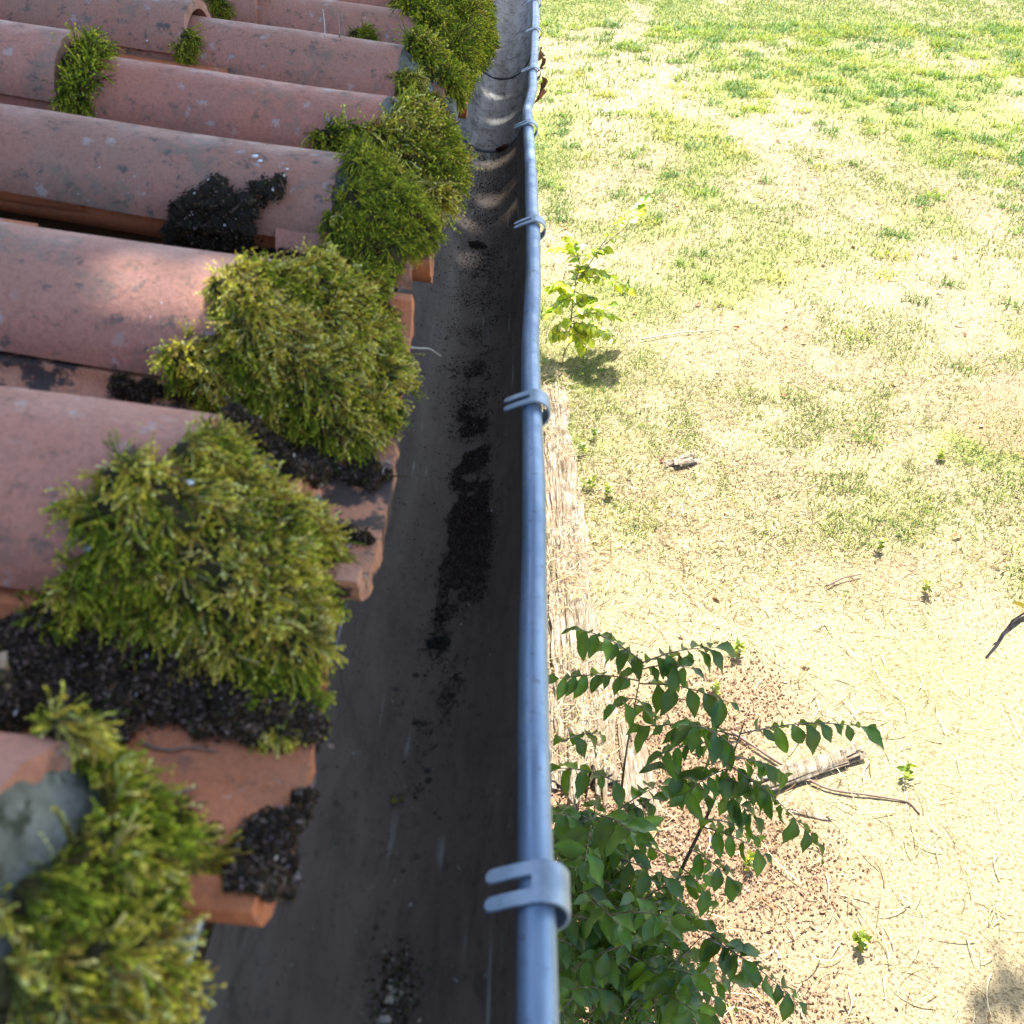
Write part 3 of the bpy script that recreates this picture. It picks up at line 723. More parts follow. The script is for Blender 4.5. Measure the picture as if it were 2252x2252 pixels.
crumbs('crumbly_clod', 'black crumbly clod of dirt with a pointed tip lying on the fourth cover tile', [(325, 410), (345, 390), (380, 370), (410, 350), (430, 352), (450, 375), (480, 360), (495, 350), (510, 360), (530, 345), (525, 365), (500, 390), (480, 410), (475, 470), (430, 470), (370, 460), (330, 450)], 2600, .0019, r=.009, sp=.008, h=.8, cat='dirt clod', white=.01)
crumbs('leaf_crumbs', 'heap of dark rotted leaf crumbs filling the channel left of the bare orange tile', [(0, 1190), (60, 1180), (150, 1180), (240, 1200), (300, 1250), (350, 1290), (420, 1300), (480, 1290), (560, 1330), (600, 1350), (590, 1385), (500, 1380), (440, 1385), (380, 1378), (300, 1350), (240, 1365), (230, 1410), (200, 1400), (140, 1370), (60, 1350), (0, 1370)], 14000, .0016, r=.010, sp=.010, h=.35, kind='stuff', cat='leaf crumbs', pal=P_DARK+[(.14, .10, .08), (.19, .14, .11), (.08, .05, .03)])
crumbs('leaf_crumbs', 'dark crumbs on the lower lip of the bare orange channel tile', [(430, 1610), (500, 1560), (545, 1530), (575, 1490), (580, 1520), (560, 1560), (545, 1600), (530, 1670), (470, 1680), (430, 1650)], 1500, .0017, r=.006, sp=.006, h=.2, kind='stuff', cat='leaf crumbs', pal=P_DARK+[(.2, .16, .16)])
crumbs('leaf_crumbs', 'black crumbs packed in the channel behind the blotched orange tile', [(215, 725), (340, 735), (420, 760), (500, 790), (600, 850), (640, 880), (700, 880), (735, 900), (700, 920), (640, 900), (600, 900), (540, 900), (480, 840), (420, 780), (330, 745), (230, 755)], 4500, .0016, r=.007, sp=.008, h=.2, kind='stuff', cat='leaf crumbs')
crumbs('leaf_crumbs', 'black crumbs in the narrow gap right of the clod', [(480, 465), (600, 485), (645, 490), (660, 520), (640, 500), (560, 490), (500, 485)], 1200, .0015, r=.005, sp=.006, h=.2, kind='stuff', cat='leaf crumbs', white=.03)
crumbs('leaf_crumbs', 'thin line of dark crumbs along the crown joint of the blotched channel tile', [(640, 1000), (690, 1010), (700, 1030), (650, 1020)], 350, .0014, r=.004, sp=.005, h=.1, kind='stuff', cat='leaf crumbs')

def gutter_pt(y, t, lift=.0012):
    """point on the trough's inner face; t = 0 at the bead, pi at the back rim"""
    r = .0775-.0012; return np.stack([-.0805+r*np.cos(t)+bead_x(y)*(1-t/math.pi), y, -.004-(r+.004)*np.sin(t)+.006*(t/math.pi)**4], -1)
def trough_normal(t): return np.stack([-np.cos(t), 0*t, np.sin(t)], -1)
# silt
n = 24000; yv = rng.uniform(.12, 3.4, n)
cen = np.interp(yv, [.1, .3, .45, .7, .95, 1.3, 2, 3.4], [1.62, 1.58, 1.5, 1.22, 1.36, 1.55, 1.55, 1.55]); wid = np.interp(yv, [.1, .3, .42, .5, .62, .9, 1.05, 1.5, 1.9, 3.4], [.15, .06, .05, .12, .16, .16, .26, .26, .3, .35])
tv = cen+wid*rng.normal(0, 1, n); dn = np.interp(yv, [.1, .2, .3, .44, .5, .95, 1.5, 1.8, 3.4], [1, .5, .04, .06, .8, .8, .75, .25, .08])*sm(.3, .6, fbm(yv*1.0, tv*.09, 26, 5, 3))
kp = (rng.random(n) < dn) & (tv > .5) & (tv < 2.8); yv, tv = yv[kp], tv[kp]
P = gutter_pt(yv, tv)+trough_normal(tv)*.0006
V, F, C = granules(P, rng.uniform(.0004, .0013, len(P))*(.9+.12*yv), P_DARK[:6]+[(.11, .085, .06)]); wv = np.repeat(rng.random(len(P)) < .008, 6); C[wv] = (.5, .47, .42)
n2 = 2600; y2 = rng.uniform(.1, 2.0, n2); t2 = rng.uniform(.7, 2.9, n2); P2 = gutter_pt(y2, t2)+trough_normal(t2)*.0004
V2, F2, C2 = granules(P2, rng.uniform(.0003, .0009, n2)*(.7+.5*y2), P_DARK[:4]+[(.2, .19, .17)])
N3 = 17000; y3 = np.clip(rng.normal(.76, .15, N3), .4, 1.3); lo3 = np.interp(y3, [.47, .52, .6, .7, .8, 1.06], [1.40, 1.18, .99, .95, 1.06, 1.25]); hi3 = np.interp(y3, [.47, .55, .7, .8, 1.06], [1.54, 1.56, 1.54, 1.52, 1.55])
lo3 = np.maximum(lo3, .85); t3 = lo3+(hi3-lo3)*rng.random(N3)+rng.normal(0, .07, N3)*sm(.0, .5, np.abs(rng.random(N3))); keep3 = fbm(y3, t3*.08, 30, 3, 4)+.22*np.exp(-((y3-.72)/.13)**2)-.35*sm(.15, .5, np.abs((t3-.5*(lo3+hi3)))) > .525; y3, t3 = y3[keep3], t3[keep3]; n3 = len(y3); P3 = gutter_pt(y3, t3)+trough_normal(t3)*(rng.random(n3)*.0016)[:, None]
V3, F3, C3 = granules(P3, rng.uniform(.0004, .0013, n3), [(.04, .026, .020), (.06, .038, .03), (.026, .018, .014), (.10, .07, .055), (.05, .035, .03)])
V, F = join([(V, F), (V2, F2), (V3, F3)])
tag(mesh('gutter_silt', V, F, DEBRIS, col=np.concatenate([C, C2, C3])), 'dark grit and rotted leaf crumbs strewn along the gutter floor', 'silt', kind='stuff')
def lump_thing(name, label, cat, y, t, s, col, k=5, grp=None):
    parts = []; cols = []
    c0 = gutter_pt(np.array(y), np.array(t))
    for i in range(k):
        c = c0+rng.normal(0, 1, 3)*[s*.7, s*.7, s*.1]+trough_normal(np.array(float(t)))*s*.25
        parts.append((ICO1[0]*s*rng.uniform(.4, .8)*[1, 1, .6]*(1+.5*(rng.random((len(ICO1[0]), 1))-.5))+c, ICO1[1])); cols.append(np.tile(np.array(col)*rng.uniform(.6, 1.3), (len(ICO1[0]), 1)))
    V, F = join(parts); tag(mesh(name, V, F, DEBRIS, col=np.concatenate(cols)), label, cat, grp)
def trough_at(px, py):
    d = ray(px*K32, py*K32); ks = np.linspace(.2, 4, 8000); Q = CAM+d*ks[:, None]
    e = np.hypot(Q[:, 0]+.0805, Q[:, 2]+.004); k = np.where((e < .078) & (Q[:, 2] < -.004))[0]
    q = Q[k[np.argmax(np.diff(k, append=k[-1]+9) > 1)]] if len(k) else Q[0]
    return float(q[1]), float(math.atan2(-(q[2]+.004), q[0]+.0805))
for lab, nm, cat, px, py, sz, cl, kk, gr in (
    ('black dirt lump on the gutter floor, lower and bigger of two', 'dirt_lump', 'dirt clod', 835, 1212, .0058, (.018, .016, .015), 9, 'dirt lumps in the gutter'),
    ('smaller black dirt lump just above the bigger one in the gutter', 'dirt_lump', 'dirt clod', 836, 1165, .0034, (.02, .018, .016), 6, 'dirt lumps in the gutter'),
    ('small forked dark scrap alone on the gutter floor', 'dirt_lump', 'dirt clod', 795, 1360, .003, (.05, .042, .036), 6, 'dirt lumps in the gutter'),
    ('olive brown scrap in the middle of the near gutter floor', 'leaf_scrap', 'leaf scrap', 745, 1508, .0030, (.13, .11, .04), 8, 'pale scraps in the gutter'),
    ('curled tan leaf scrap near the bottom edge of the gutter', 'leaf_scrap', 'leaf scrap', 738, 1868, .0036, (.30, .27, .2), 10, 'pale scraps in the gutter'),
    ('pale scrap cut by the bottom edge of the photo in the gutter', 'leaf_scrap', 'leaf scrap', 715, 1925, .0036, (.36, .32, .26), 7, 'pale scraps in the gutter')):
    y_, t_ = trough_at(px, py); lump_thing(nm, lab, cat, y_, t_, sz, cl, kk, gr)
yA, tA = trough_at(750, 1800); yB, tB = trough_at(735, 1925); n4 = 700; u4 = rng.random(n4); y4 = yA+(yB-yA)*u4*1.5+rng.normal(0, .006, n4); t4 = tA+rng.normal(0, .09, n4)
P4 = gutter_pt(y4, t4)+trough_normal(t4)*.001; V4, F4, C4 = granules(P4, rng.uniform(.0003, .0014, n4), P_DARK+[(.10, .13, .03), (.3, .27, .2)])
tag(mesh('gutter_silt', V4, F4, DEBRIS, col=C4), 'patch of black crumbs and green bits at the bottom edge of the gutter', 'silt', kind='stuff')
lump_thing('leaf_scrap', 'brown leaf bits caught at the far bend of the trough', 'leaf scrap', 1.98, 1.2, .012, (.06, .03, .02), 9, 'pale scraps in the gutter')
lump_thing('leaf_scrap', 'dark leaf bits in the gutter below the kink', 'leaf scrap', 1.45, 1.6, .009, (.05, .035, .025), 9, 'pale scraps in the gutter')

def stick(name, label, cat, pts, r, mat, grp=None, n=7, ridg=0):
    P = np.array(pts, float); t = np.linspace(0, 1, len(P)); tt = np.linspace(0, 1, max(12, len(P)*6))
    Q = np.stack([np.interp(tt, t, P[:, k]) for k in range(3)], 1)
    for _ in range(3): Q[1:-1] = (Q[:-2]+2*Q[1:-1]+Q[2:])/4
    R_ = r*(1-.5*tt)*(1+.15*np.sin(tt*40+1)) if not ridg else r*(1+ridg*np.sin(tt*70))*(.6+.4*np.sin(math.pi*np.clip(tt+.15, 0, 1)))
    V, F = tube(Q, R_, n); return tag(mesh(name, V, F, mat, smooth=True), label, cat, grp)
def surf(px, py, lift=.002):
    h = cast(px*K32, py*K32)
    return onz(px*K32, py*K32, .05) if h is None else h[0]+h[1]*lift
m = M('pale_stalk', .7, .3); PALE = m.base(m.mix(m.noise(40, 3), (.34, .33, .28), (.5, .47, .4))).m
m = M('tan_bark', .8, .3); TANB = m.base(m.mix(m.ramp(m.noise(90, 4, .6), .4, .6), (.34, .20, .10), (.66, .50, .32))).bump(m.noise(150, 4), .8, .003).m
m = M('brown_twig', .85, .2); BTWIG = m.base(m.mix(m.noise(60, 3), (.16, .10, .08), (.30, .22, .18))).m
a = onz(765*K32, 655*K32, .045); b = onz(790*K32, 657*K32, .04); c = onz(832*K32, 672*K32, .02)
stick('dry_stalk', 'thin pale curved stalk sticking out over the gutter beside the rounded moss cushion', 'stalk', [a, b, (b+c)/2+[0, 0, .004], c], .0011, PALE)
stick('twig', 'thin brown twig lying on the bare orange channel tile, upper of two', 'twig', [surf(*q) for q in ((265, 1403), (290, 1415), (320, 1420), (360, 1413), (410, 1422))], .0010, BTWIG, 'twigs on the bare orange channel tile')
stick('twig', 'curved brown twig lower on the bare orange channel tile', 'twig', [surf(*q) for q in ((285, 1495), (320, 1504), (350, 1500), (372, 1488))], .0012, BTWIG, 'twigs on the bare orange channel tile')
stick('rolled_bark', 'fat curled tan ribbed bark roll at the left edge among the crumbs', 'bark', [surf(22, 1245, .006), surf(12, 1290, .008), surf(20, 1335, .008), surf(40, 1360, .006)], .0062, TANB, n=12, ridg=.12)
stick('rolled_bark', 'small tan knob of bark beside the bigger curled roll', 'bark', [surf(65, 1345, .004), surf(80, 1352, .004)], .0045, TANB, n=10)
# droppings on the tiles
m = M('white_dropping', .6, .4); DROP = m.base((.72, .76, .82)).m
drops = [((482, 297), .0042, 'bigger of two bluish white droppings on the fourth cover tile'), ((491, 306), .0032, 'smaller bluish white dropping beside the bigger one'), ((542, 321), .0022, 'tiny white dropping above the crumbly clod'),
         ((342, 921), .004, 'blue-white speck caught in the nearest moss cushion'), ((252, 905), .003, 'white speck at the upper left rim of the nearest moss cushion'), ((181, 1030), .003, 'pale speck at the left rim of the nearest moss cushion'),
         ((278, 77), .0025, 'tiny white speck high on a far cover tile')]
for (px, py), s, lab in drops:
    c = surf(px, py, .0015+(0 if py < 400 else .009)); s = s*.7; v = ICO2[0]*s*[1, 1, .5]*(1+.3*(rng.random((len(ICO2[0]), 1))-.5))+c
    tag(mesh('white_speck', v, ICO2[1], DROP, smooth=True), lab, 'dropping', 'white specks on the roof')
stick('bent_wire', 'thin bent wire standing between two far cover tiles', 'wire', [surf(641, 72), surf(642, 60)+[0, 0, .03], surf(648, 60)+[0, 0, .03], surf(650, 72)], .0010, BTWIG, 'stalks between far cover tiles')
stick('dry_stalk', 'single upright dry stalk left of the bent wire', 'stalk', [surf(613, 72), surf(614, 64)+[0, 0, .012], surf(613, 55)+[0, 0, .03]], .0009, PALE, 'stalks between far cover tiles')
# torn flashing scraps at the back rim by the far channel tiles
m = M('flashing', .45, .5, .6).world(); FL = m.base(m.mix(m.noise(60, 4), (.3, .33, .34), (.5, .54, .56))).m
def scrap(y, label, w_=.05, s=1.0):
    nu, nv = 9, 5; V = []
    for i in range(nu):
        for j in range(nv):
            V.append([-.158+.022*j/(nv-1)*s+.004*random.random(), y+w_*(i/(nu-1)-.5)+.004*random.random(), .006+.010*math.sin(j/(nv-1)*2.2)-.012*(j/(nv-1))**2])
    V = np.array(V); V = np.concatenate([V, V-[0, 0, .0012]]); F = grid(nu, nv)
    tag(mesh('flashing_scrap', V, [np.concatenate([F, F[:, ::-1]+nu*nv])], FL, smooth=True), label, 'flashing', 'torn flashing scraps at the back of the gutter')
scrap(1.93, 'torn light grey flashing tongue at the back rim opposite the kink'); scrap(1.66, 'bent grey flashing corner at the back rim below the kink', .04)

# dry leaf caught outside the rim
def leaf_mesh(L, W, n=7, fold=.25, droop=.3, ser=.06, curl=0.0, pw=.8):
    """leaf along +x, base at the origin"""
    V = []
    for i in range(n+1):
        t = i/n; w_ = W*math.sin(math.pi*t**pw)**.9*(1+ser*(1 if i % 2 else -1)) if 0 < i < n else W*.02
        x = L*t; z = -droop*L*t*t
        V += [[x, -w_, z+fold*w_+curl*w_*math.sin(t*9)], [x, 0, z], [x, w_, z+fold*w_-curl*w_*math.sin(t*7+1)]]
    V = np.array(V); F = []
    for i in range(n):
        a = i*3; F += [[a, a+3, a+4, a+1], [a+1, a+4, a+5, a+2]]
    return V, np.array(F)
def place_leaves(leaves, P, D, N, s, twist):
    """instances of one leaf; D = direction of the midrib, N = upper face"""
    n = len(P); D = D/np.linalg.norm(D, axis=1)[:, None]; N = N-(N*D).sum(1)[:, None]*D; N /= np.linalg.norm(N, axis=1)[:, None]+1e-9
    Sd = np.cross(N, D); V0, F0 = leaves
    V = P[:, None]+s[:, None, None]*(V0[None, :, :1]*D[:, None]+V0[None, :, 1:2]*Sd[:, None]+V0[None, :, 2:3]*N[:, None])
    F = (np.arange(n)[:, None, None]*len(V0)+F0[None]).reshape(-1, 4)
    return V.reshape(-1, 3), F
m = M('dead_leaf', .8, .2); DEAD = m.base(m.mix(m.noise(60, 3), (.14, .06, .03), (.30, .14, .06))).m
Vl, Fl = leaf_mesh(.05, .012, 7, .8, .5, .15, .5)
V, F = place_leaves((Vl, Fl), np.array([[.014, 2.55, .004], [.018, 2.50, -.006]]), np.array([[.1, -.8, -.6], [.2, .5, -.9]]), np.array([[1, 0, .4], [1, 0, .4]]), np.ones(2)*.8, 0)
tag(mesh('dead_leaf', V, F, DEAD), 'shrivelled brown leaf stuck to the outside of the far rim', 'dead leaf')
V, F = place_leaves((Vl, Fl), np.array([[.014, 2.24, -.01], [.016, 2.27, -.004]]), np.array([[.1, -.3, -.9], [.3, .2, -.9]]), np.array([[1, 0, .4], [1, 0, .4]]), np.ones(2)*.9, 0)
tag(mesh('dead_leaf', V, F, DEAD), 'brown stalky leaf bit under the clip above the kink', 'dead leaf')

# ---------------------------------------------------------------- garden: rotten log, wood pieces, twigs, leaves on the ground
def log(label, pa, pb, ra, rb, seed, name='rotten_log', n=60, nv=64, dep=.016, flat=.62, grp=None):
    r = np.random.default_rng(seed); pa = np.array(pa, float); pb = np.array(pb, float)
    ax = pb-pa; L = np.linalg.norm(ax); ax /= L; side = np.cross(ax, [0, 0, 1]); side /= np.linalg.norm(side); up = np.cross(side, ax)
    V = []
    endj = r.normal(0, 1, nv)*.03; endj2 = r.normal(0, 1, nv)*.05
    for i in range(n):
        u = i/(n-1); R_ = ra+(rb-ra)*u
        t = np.arange(nv)*2*math.pi/nv
        ridge = (fbm(t*4.2/6.28*7, u*L*2.2+0*t, 1, seed, 3)-.5)*2*dep+(fbm(t*18/6.28*3, u*L*4+0*t, 1, seed+5, 3)-.5)*dep*1.5
        ridge += dep*.8*(fbm(t*2, u*L*6+0*t, 1, seed+9, 3)-.5)
        rr = (R_+ridge)*(1 if 0 < i < n-1 else .25)
        s_ = u*L+(endj if i < 2 else 0)+(endj2 if i > n-3 else 0)
        V.append(pa+ax*np.atleast_1d(s_*np.ones(nv))[:, None]+side*(rr*np.cos(t))[:, None]+up*(rr*np.sin(t)*flat)[:, None])
    V = np.concatenate(V); return tag(mesh(name, V, grid(n, nv, True), WOOD, smooth=False), label, 'log' if name == 'rotten_log' else 'wood', grp)
log('long weathered rotten log lying on the ground along the wall, pale splintered grain', (.23, 2.5, GZ-.01), (.15, 5.66, GZ-.012), .13, .09, 3, n=260, nv=150, dep=.04)
def gp(x32, y32, z=0.0): p = onz(x32*K32, y32*K32, GZ+z); return p
a = gp(1085, 1500, .05); b = gp(1100, 1330, .06)
log('narrow pale splinter of wood standing off the near end of the log', a, b, .022, .03, 5, 'wood_piece', 30, 24, .006)
log('second dark-edged splinter beside the near end of the log', gp(1135, 1490, .03), gp(1125, 1350, .05), .02, .035, 6, 'wood_piece', 30, 24, .007)
log('broken light slab of wood lying beyond the shrub', gp(1445, 1475, .02), gp(1600, 1425, .03), .05, .035, 7, 'wood_piece', 40, 30, .010, .4)
log('short wood slab half buried left of the bare soil', gp(1215, 1520, .02), gp(1190, 1400, .02), .06, .05, 8, 'wood_piece', 40, 40, .012, .35)
log('pale stick fragment in the bottom soil beside the shrub foot', gp(1310, 1925, .02), gp(1290, 1840, .02), .022, .02, 9, 'wood_piece', 30, 20, .006, .6)
log('thin reddish wood chip near the light slab', gp(1500, 1530, .01), gp(1560, 1545, .01), .016, .012, 10, 'wood_piece', 16, 16, .004, .4)
log('dark brown clod of bark lying alone on the pale lawn', gp(1270, 878, .02), gp(1305, 865, .02), .035, .045, 11, 'bark_clod', 16, 22, .014, .7)
log('slim brown bark strip at the edge of the corner shadow', gp(1745, 1800, .01), gp(1780, 1850, .01), .012, .010, 12, 'wood_piece', 16, 14, .003, .5)
stick('fallen_twig', 'long thin bent twig lying from the light slab towards the right', 'twig', [gp(*q, .02) for q in ((1380, 1380), (1470, 1440), (1560, 1490), (1640, 1500), (1715, 1512), (1735, 1535))], .006, BTWIG, 'twigs on the ground')
stick('fallen_twig', 'straight dry stalk lying on the grass beyond the sapling', 'twig', [gp(*q, .02) for q in ((1210, 640), (1280, 628), (1360, 622))], .006, PALE, 'twigs on the ground')
stick('fallen_twig', 'faint upright pale twig line on the bleached grass right of the slab', 'twig', [gp(*q, .015) for q in ((1700, 1440), (1705, 1480), (1712, 1530))], .005, PALE, 'twigs on the ground')
stick('fallen_twig', 'small dark forked twig in the middle right of the lawn', 'twig', [gp(*q, .02) for q in ((1560, 1105), (1590, 1090), (1625, 1083))], .006, BTWIG, 'twigs on the ground')
# mulch of chips and stalks over the bare soil (uncountable)
nc = 27000; x = rng.uniform(0, 1.5, nc*2); y = rng.uniform(1.3, 4.0, nc*2); k = rng.random(nc*2) < (soil_f(x, y)-.12); x, y = x[k], y[k]
P = np.stack([x, y, GZ+gh(x, y)+.004], 1)
V, F, C = granules(P, rng.uniform(.002, .0075, len(P)), [(.32, .20, .13), (.40, .27, .18), (.22, .13, .08), (.55, .44, .31), (.15, .09, .06), (.44, .31, .21)])
tag(mesh('wood_mulch', V, F, DEBRIS, col=C, origin=(0, 0, GZ)), 'reddish brown soil crumbs and wood chips around the log', 'mulch', kind='stuff')
x = rng.uniform(0.02, 2.1, 2600); y = rng.uniform(1.3, 5.2, 2600); k = rng.random(2600) < .12+.6*sm(1.6, .6, np.abs(x-.7)+.3*fbm(x, y, 2, 3)); x, y = x[k], y[k]
nb = len(x); v, f, c = blades(np.stack([x, y, GZ+gh(x, y)+.012], 1), rng.uniform(.05, .16, nb), rng.uniform(.002, .0045, nb), np.full(nb, .97), pal_s[rng.integers(0, 6, nb)]*rng.uniform(.8, 1.2, (nb, 1)), 5, .9)
nl_ = 2600; yl = rng.uniform(2.5, 5.9, nl_); xl = rng.uniform(.02, .42, nl_); kl = fbm(xl, yl, 5, 12, 3) > .44; xl, yl = xl[kl], yl[kl]; nl_ = len(xl)
ax_ = np.interp(yl, [2.5, 5.66], [.23, .15]); rl = np.interp(yl, [2.5, 5.66], [.13, .09]); zl = GZ+.012+.66*np.sqrt(np.maximum(rl**2-(xl-ax_)**2, 0))
v2, f2, c2 = blades(np.stack([xl, yl, zl], 1), rng.uniform(.03, .11, nl_), rng.uniform(.002, .004, nl_), np.full(nl_, .97), pal_s[rng.integers(0, 6, nl_)]*rng.uniform(.6, 1.1, (nl_, 1)), 4, .9)
f = np.concatenate([f, f2+len(v)]); v = np.concatenate([v, v2]); c = np.concatenate([c, c2])
tag(mesh('dry_stalks', v, f, GRASS, col=c, origin=(0, 0, GZ)), 'long dry stalks tangled over the ground by the log', 'dry stalks', kind='stuff')
# dead leaves scattered (small, countable but tiny): one litter object
x, y = scatter_ground(420, 1.6, 14); P = np.stack([x, y, GZ+gh(x, y)+.012], 1); az = rng.random(len(x))*6.28
D = np.stack([np.cos(az), np.sin(az), .1*rng.normal(0, 1, len(x))], 1); N = rng.normal(0, .35, (len(x), 3))+[0, 0, 1]
V, F = place_leaves(leaf_mesh(.05, .014, 5, .5, .2, .1, .4), P, D, N, rng.uniform(.5, 1.2, len(x)), 0)
cc = np.array([(.34, .16, .07), (.46, .28, .13), (.25, .10, .05), (.6, .46, .28)])[rng.integers(0, 4, len(x))]
tag(mesh('leaf_litter', V, F, GRASS, col=np.repeat(cc, 18, 0), origin=(0, 0, GZ)), 'scattered curled dead leaves on the lawn', 'leaf litter', kind='stuff')

# ---------------------------------------------------------------- plants
class Plant:
    def __init__(s): s.P, s.D, s.N, s.S, s.C, s.st = [], [], [], [], [], []
    def leaf(s, p, d, n, sc, c): s.P.append(p); s.D.append(d); s.N.append(n); s.S.append(sc); s.C.append(c)
    def spray(s, a, b, n, sc, sag=.06, pal=None, hang=.7, r=.0018):
        a = np.array(a, float); b = np.array(b, float); t = np.linspace(0, 1, 9)
        Q = a+(b-a)*t[:, None]; Q[:, 2] += sag*np.sin(math.pi*t)*np.linalg.norm(b-a)
        s.st.append(tube(Q, r*(1-.6*t), 5)); ax = (b-a)/np.linalg.norm(b-a); sd = np.cross(ax, [0, 0, 1]); sd /= np.linalg.norm(sd)+1e-9
        for i in range(n):
            u = .12+.88*i/max(n-1, 1); p = np.array([np.interp(u, t, Q[:, k]) for k in range(3)]); sg = 1 if i % 2 else -1
            d = ax*.45+sd*sg*.8+np.array([0, 0, -hang])*random.uniform(.5, 1.2)+rng.normal(0, .18, 3)
            if i == n-1: d = ax+np.array([0, 0, -hang*.6])
            nn = np.array([0, 0, 1.0])+rng.normal(0, .35, 3)
            c = np.array(pal[random.randrange(len(pal))])*random.uniform(.6, 1.35)
            s.leaf(p, d, nn, sc*random.uniform(.55, 1.3), c)
    def build(s, o, lm, stem_mat=BARK):
        V, F = place_leaves(lm, np.array(s.P), np.array(s.D), np.array(s.N), np.array(s.S), 0)
        cc = np.repeat(np.array(s.C), len(lm[0]), 0); ix = np.arange(len(cc)) % len(lm[0]); cc[ix % 3 == 1] *= 1.5; cc *= 1+.25*np.sin(ix*2.1)[:, None]
        child('foliage', V, F, LEAF, o, col=cc, smooth=True)
        V, F = join(s.st); child('stems', V, F, stem_mat, o, smooth=True)
SH = [(.024, .07, .014), (.038, .105, .016), (.018, .052, .014), (.085, .17, .018), (.028, .072, .024), (.04, .11, .016)]
def pt(x32, y32, dep): return atd(x32*K32, y32*K32, dep)
root = np.array([.24, 1.28, GZ]); sh = empty('shrub', root, 'leafy dark green shrub in the shade outside the gutter, lower middle of the photo', 'shrub'); sh['_o'] = tuple(root)
pl = Plant()
def stem(pts, r):
    P = np.array(pts, float); t = np.linspace(0, 1, len(P)); tt = np.linspace(0, 1, 24)
    Q = np.stack([np.interp(tt, t, P[:, k]) for k in range(3)], 1)
    for _ in range(4): Q[1:-1] = (Q[:-2]+2*Q[1:-1]+Q[2:])/4
    pl.st.append(tube(Q, .62*r*(1-.85*tt), 7))
stem([root, pt(1140, 1800, 2.55), pt(1165, 1560, 2.35), pt(1180, 1420, 2.25), pt(1213, 1250, 2.1)], .011)
stem([root+[.04, .02, 0], pt(1200, 1850, 2.6), pt(1275, 1660, 2.35), pt(1335, 1540, 2.2), pt(1385, 1420, 2.05), pt(1405, 1360, 2.0)], .012)
stem([root+[-.03, -.02, 0], pt(1110, 1900, 2.4), pt(1130, 1830, 2.2), pt(1125, 1700, 2.05), pt(1110, 1600, 1.95)], .009)
stem([root+[.02, -.04, 0], pt(1190, 1930, 2.3), pt(1260, 1830, 2.15), pt(1330, 1760, 2.05)], .008)
SPR = [((1213, 1250), (1095, 1188), 8, 2.1), ((1213, 1250), (1350, 1222), 9, 2.08), ((1213, 1262), (1300, 1260), 6, 2.12), ((1207, 1285), (1055, 1280), 9, 2.13), ((1207, 1290), (1375, 1325), 7, 2.15),
       ((1203, 1320), (1160, 1330), 3, 2.16), ((1200, 1330), (1235, 1350), 3, 2.15), ((1205, 1275), (1150, 1215), 5, 2.1),
       ((1395, 1385), (1635, 1372), 11, 1.98), ((1395, 1390), (1215, 1370), 9, 2.0), ((1390, 1400), (1250, 1420), 9, 2.03), ((1385, 1410), (1300, 1365), 7, 2.0), ((1380, 1430), (1480, 1460), 7, 2.0),
       ((1370, 1440), (1540, 1590), 9, 2.0), ((1372, 1450), (1290, 1500), 8, 2.05), ((1365, 1470), (1440, 1500), 6, 2.02), ((1355, 1490), (1420, 1540), 7, 2.1), ((1345, 1510), (1260, 1450), 7, 2.1),
       ((1330, 1545), (1430, 1580), 7, 2.1), ((1325, 1560), (1440, 1610), 6, 2.15), ((1300, 1600), (1380, 1660), 6, 2.15), ((1290, 1640), (1340, 1700), 6, 2.2),
       ((1060, 1400), (1130, 1385), 4, 2.0), ((1170, 1480), (1060, 1450), 5, 2.2), ((1165, 1530), (1250, 1480), 6, 2.2), ((1165, 1560), (1060, 1540), 9, 2.15),
       ((1330, 1760), (1400, 1810), 6, 2.05), ((1335, 1770), (1505, 1890), 10, 2.0), ((1320, 1750), (1270, 1700), 6, 2.05)]
for a, b, n, d in SPR: pl.spray(pt(*a, d), pt(*b, d+random.uniform(-.12, .12)), int(n*1.6), .80, .08, SH)
# dense lower mass
for i in range(270):
    x0 = random.uniform(1060, 1300); y0 = random.uniform(1530, 1925); 
    if x0 > 1150+(y0-1500)*.42: continue
    d = random.uniform(1.85, 2.35); x1 = x0+random.uniform(-110, 130); y1 = y0+random.uniform(-60, 80); x1 = max(1035, x1)
    pl.spray(pt(x0, y0, d), pt(x1, y1, d+random.uniform(-.2, .2)), random.randint(6, 11), .74, .05, SH)
pl.build(sh, leaf_mesh(.066, .0165, 12, .42, .4, .03, .3, pw=.93))
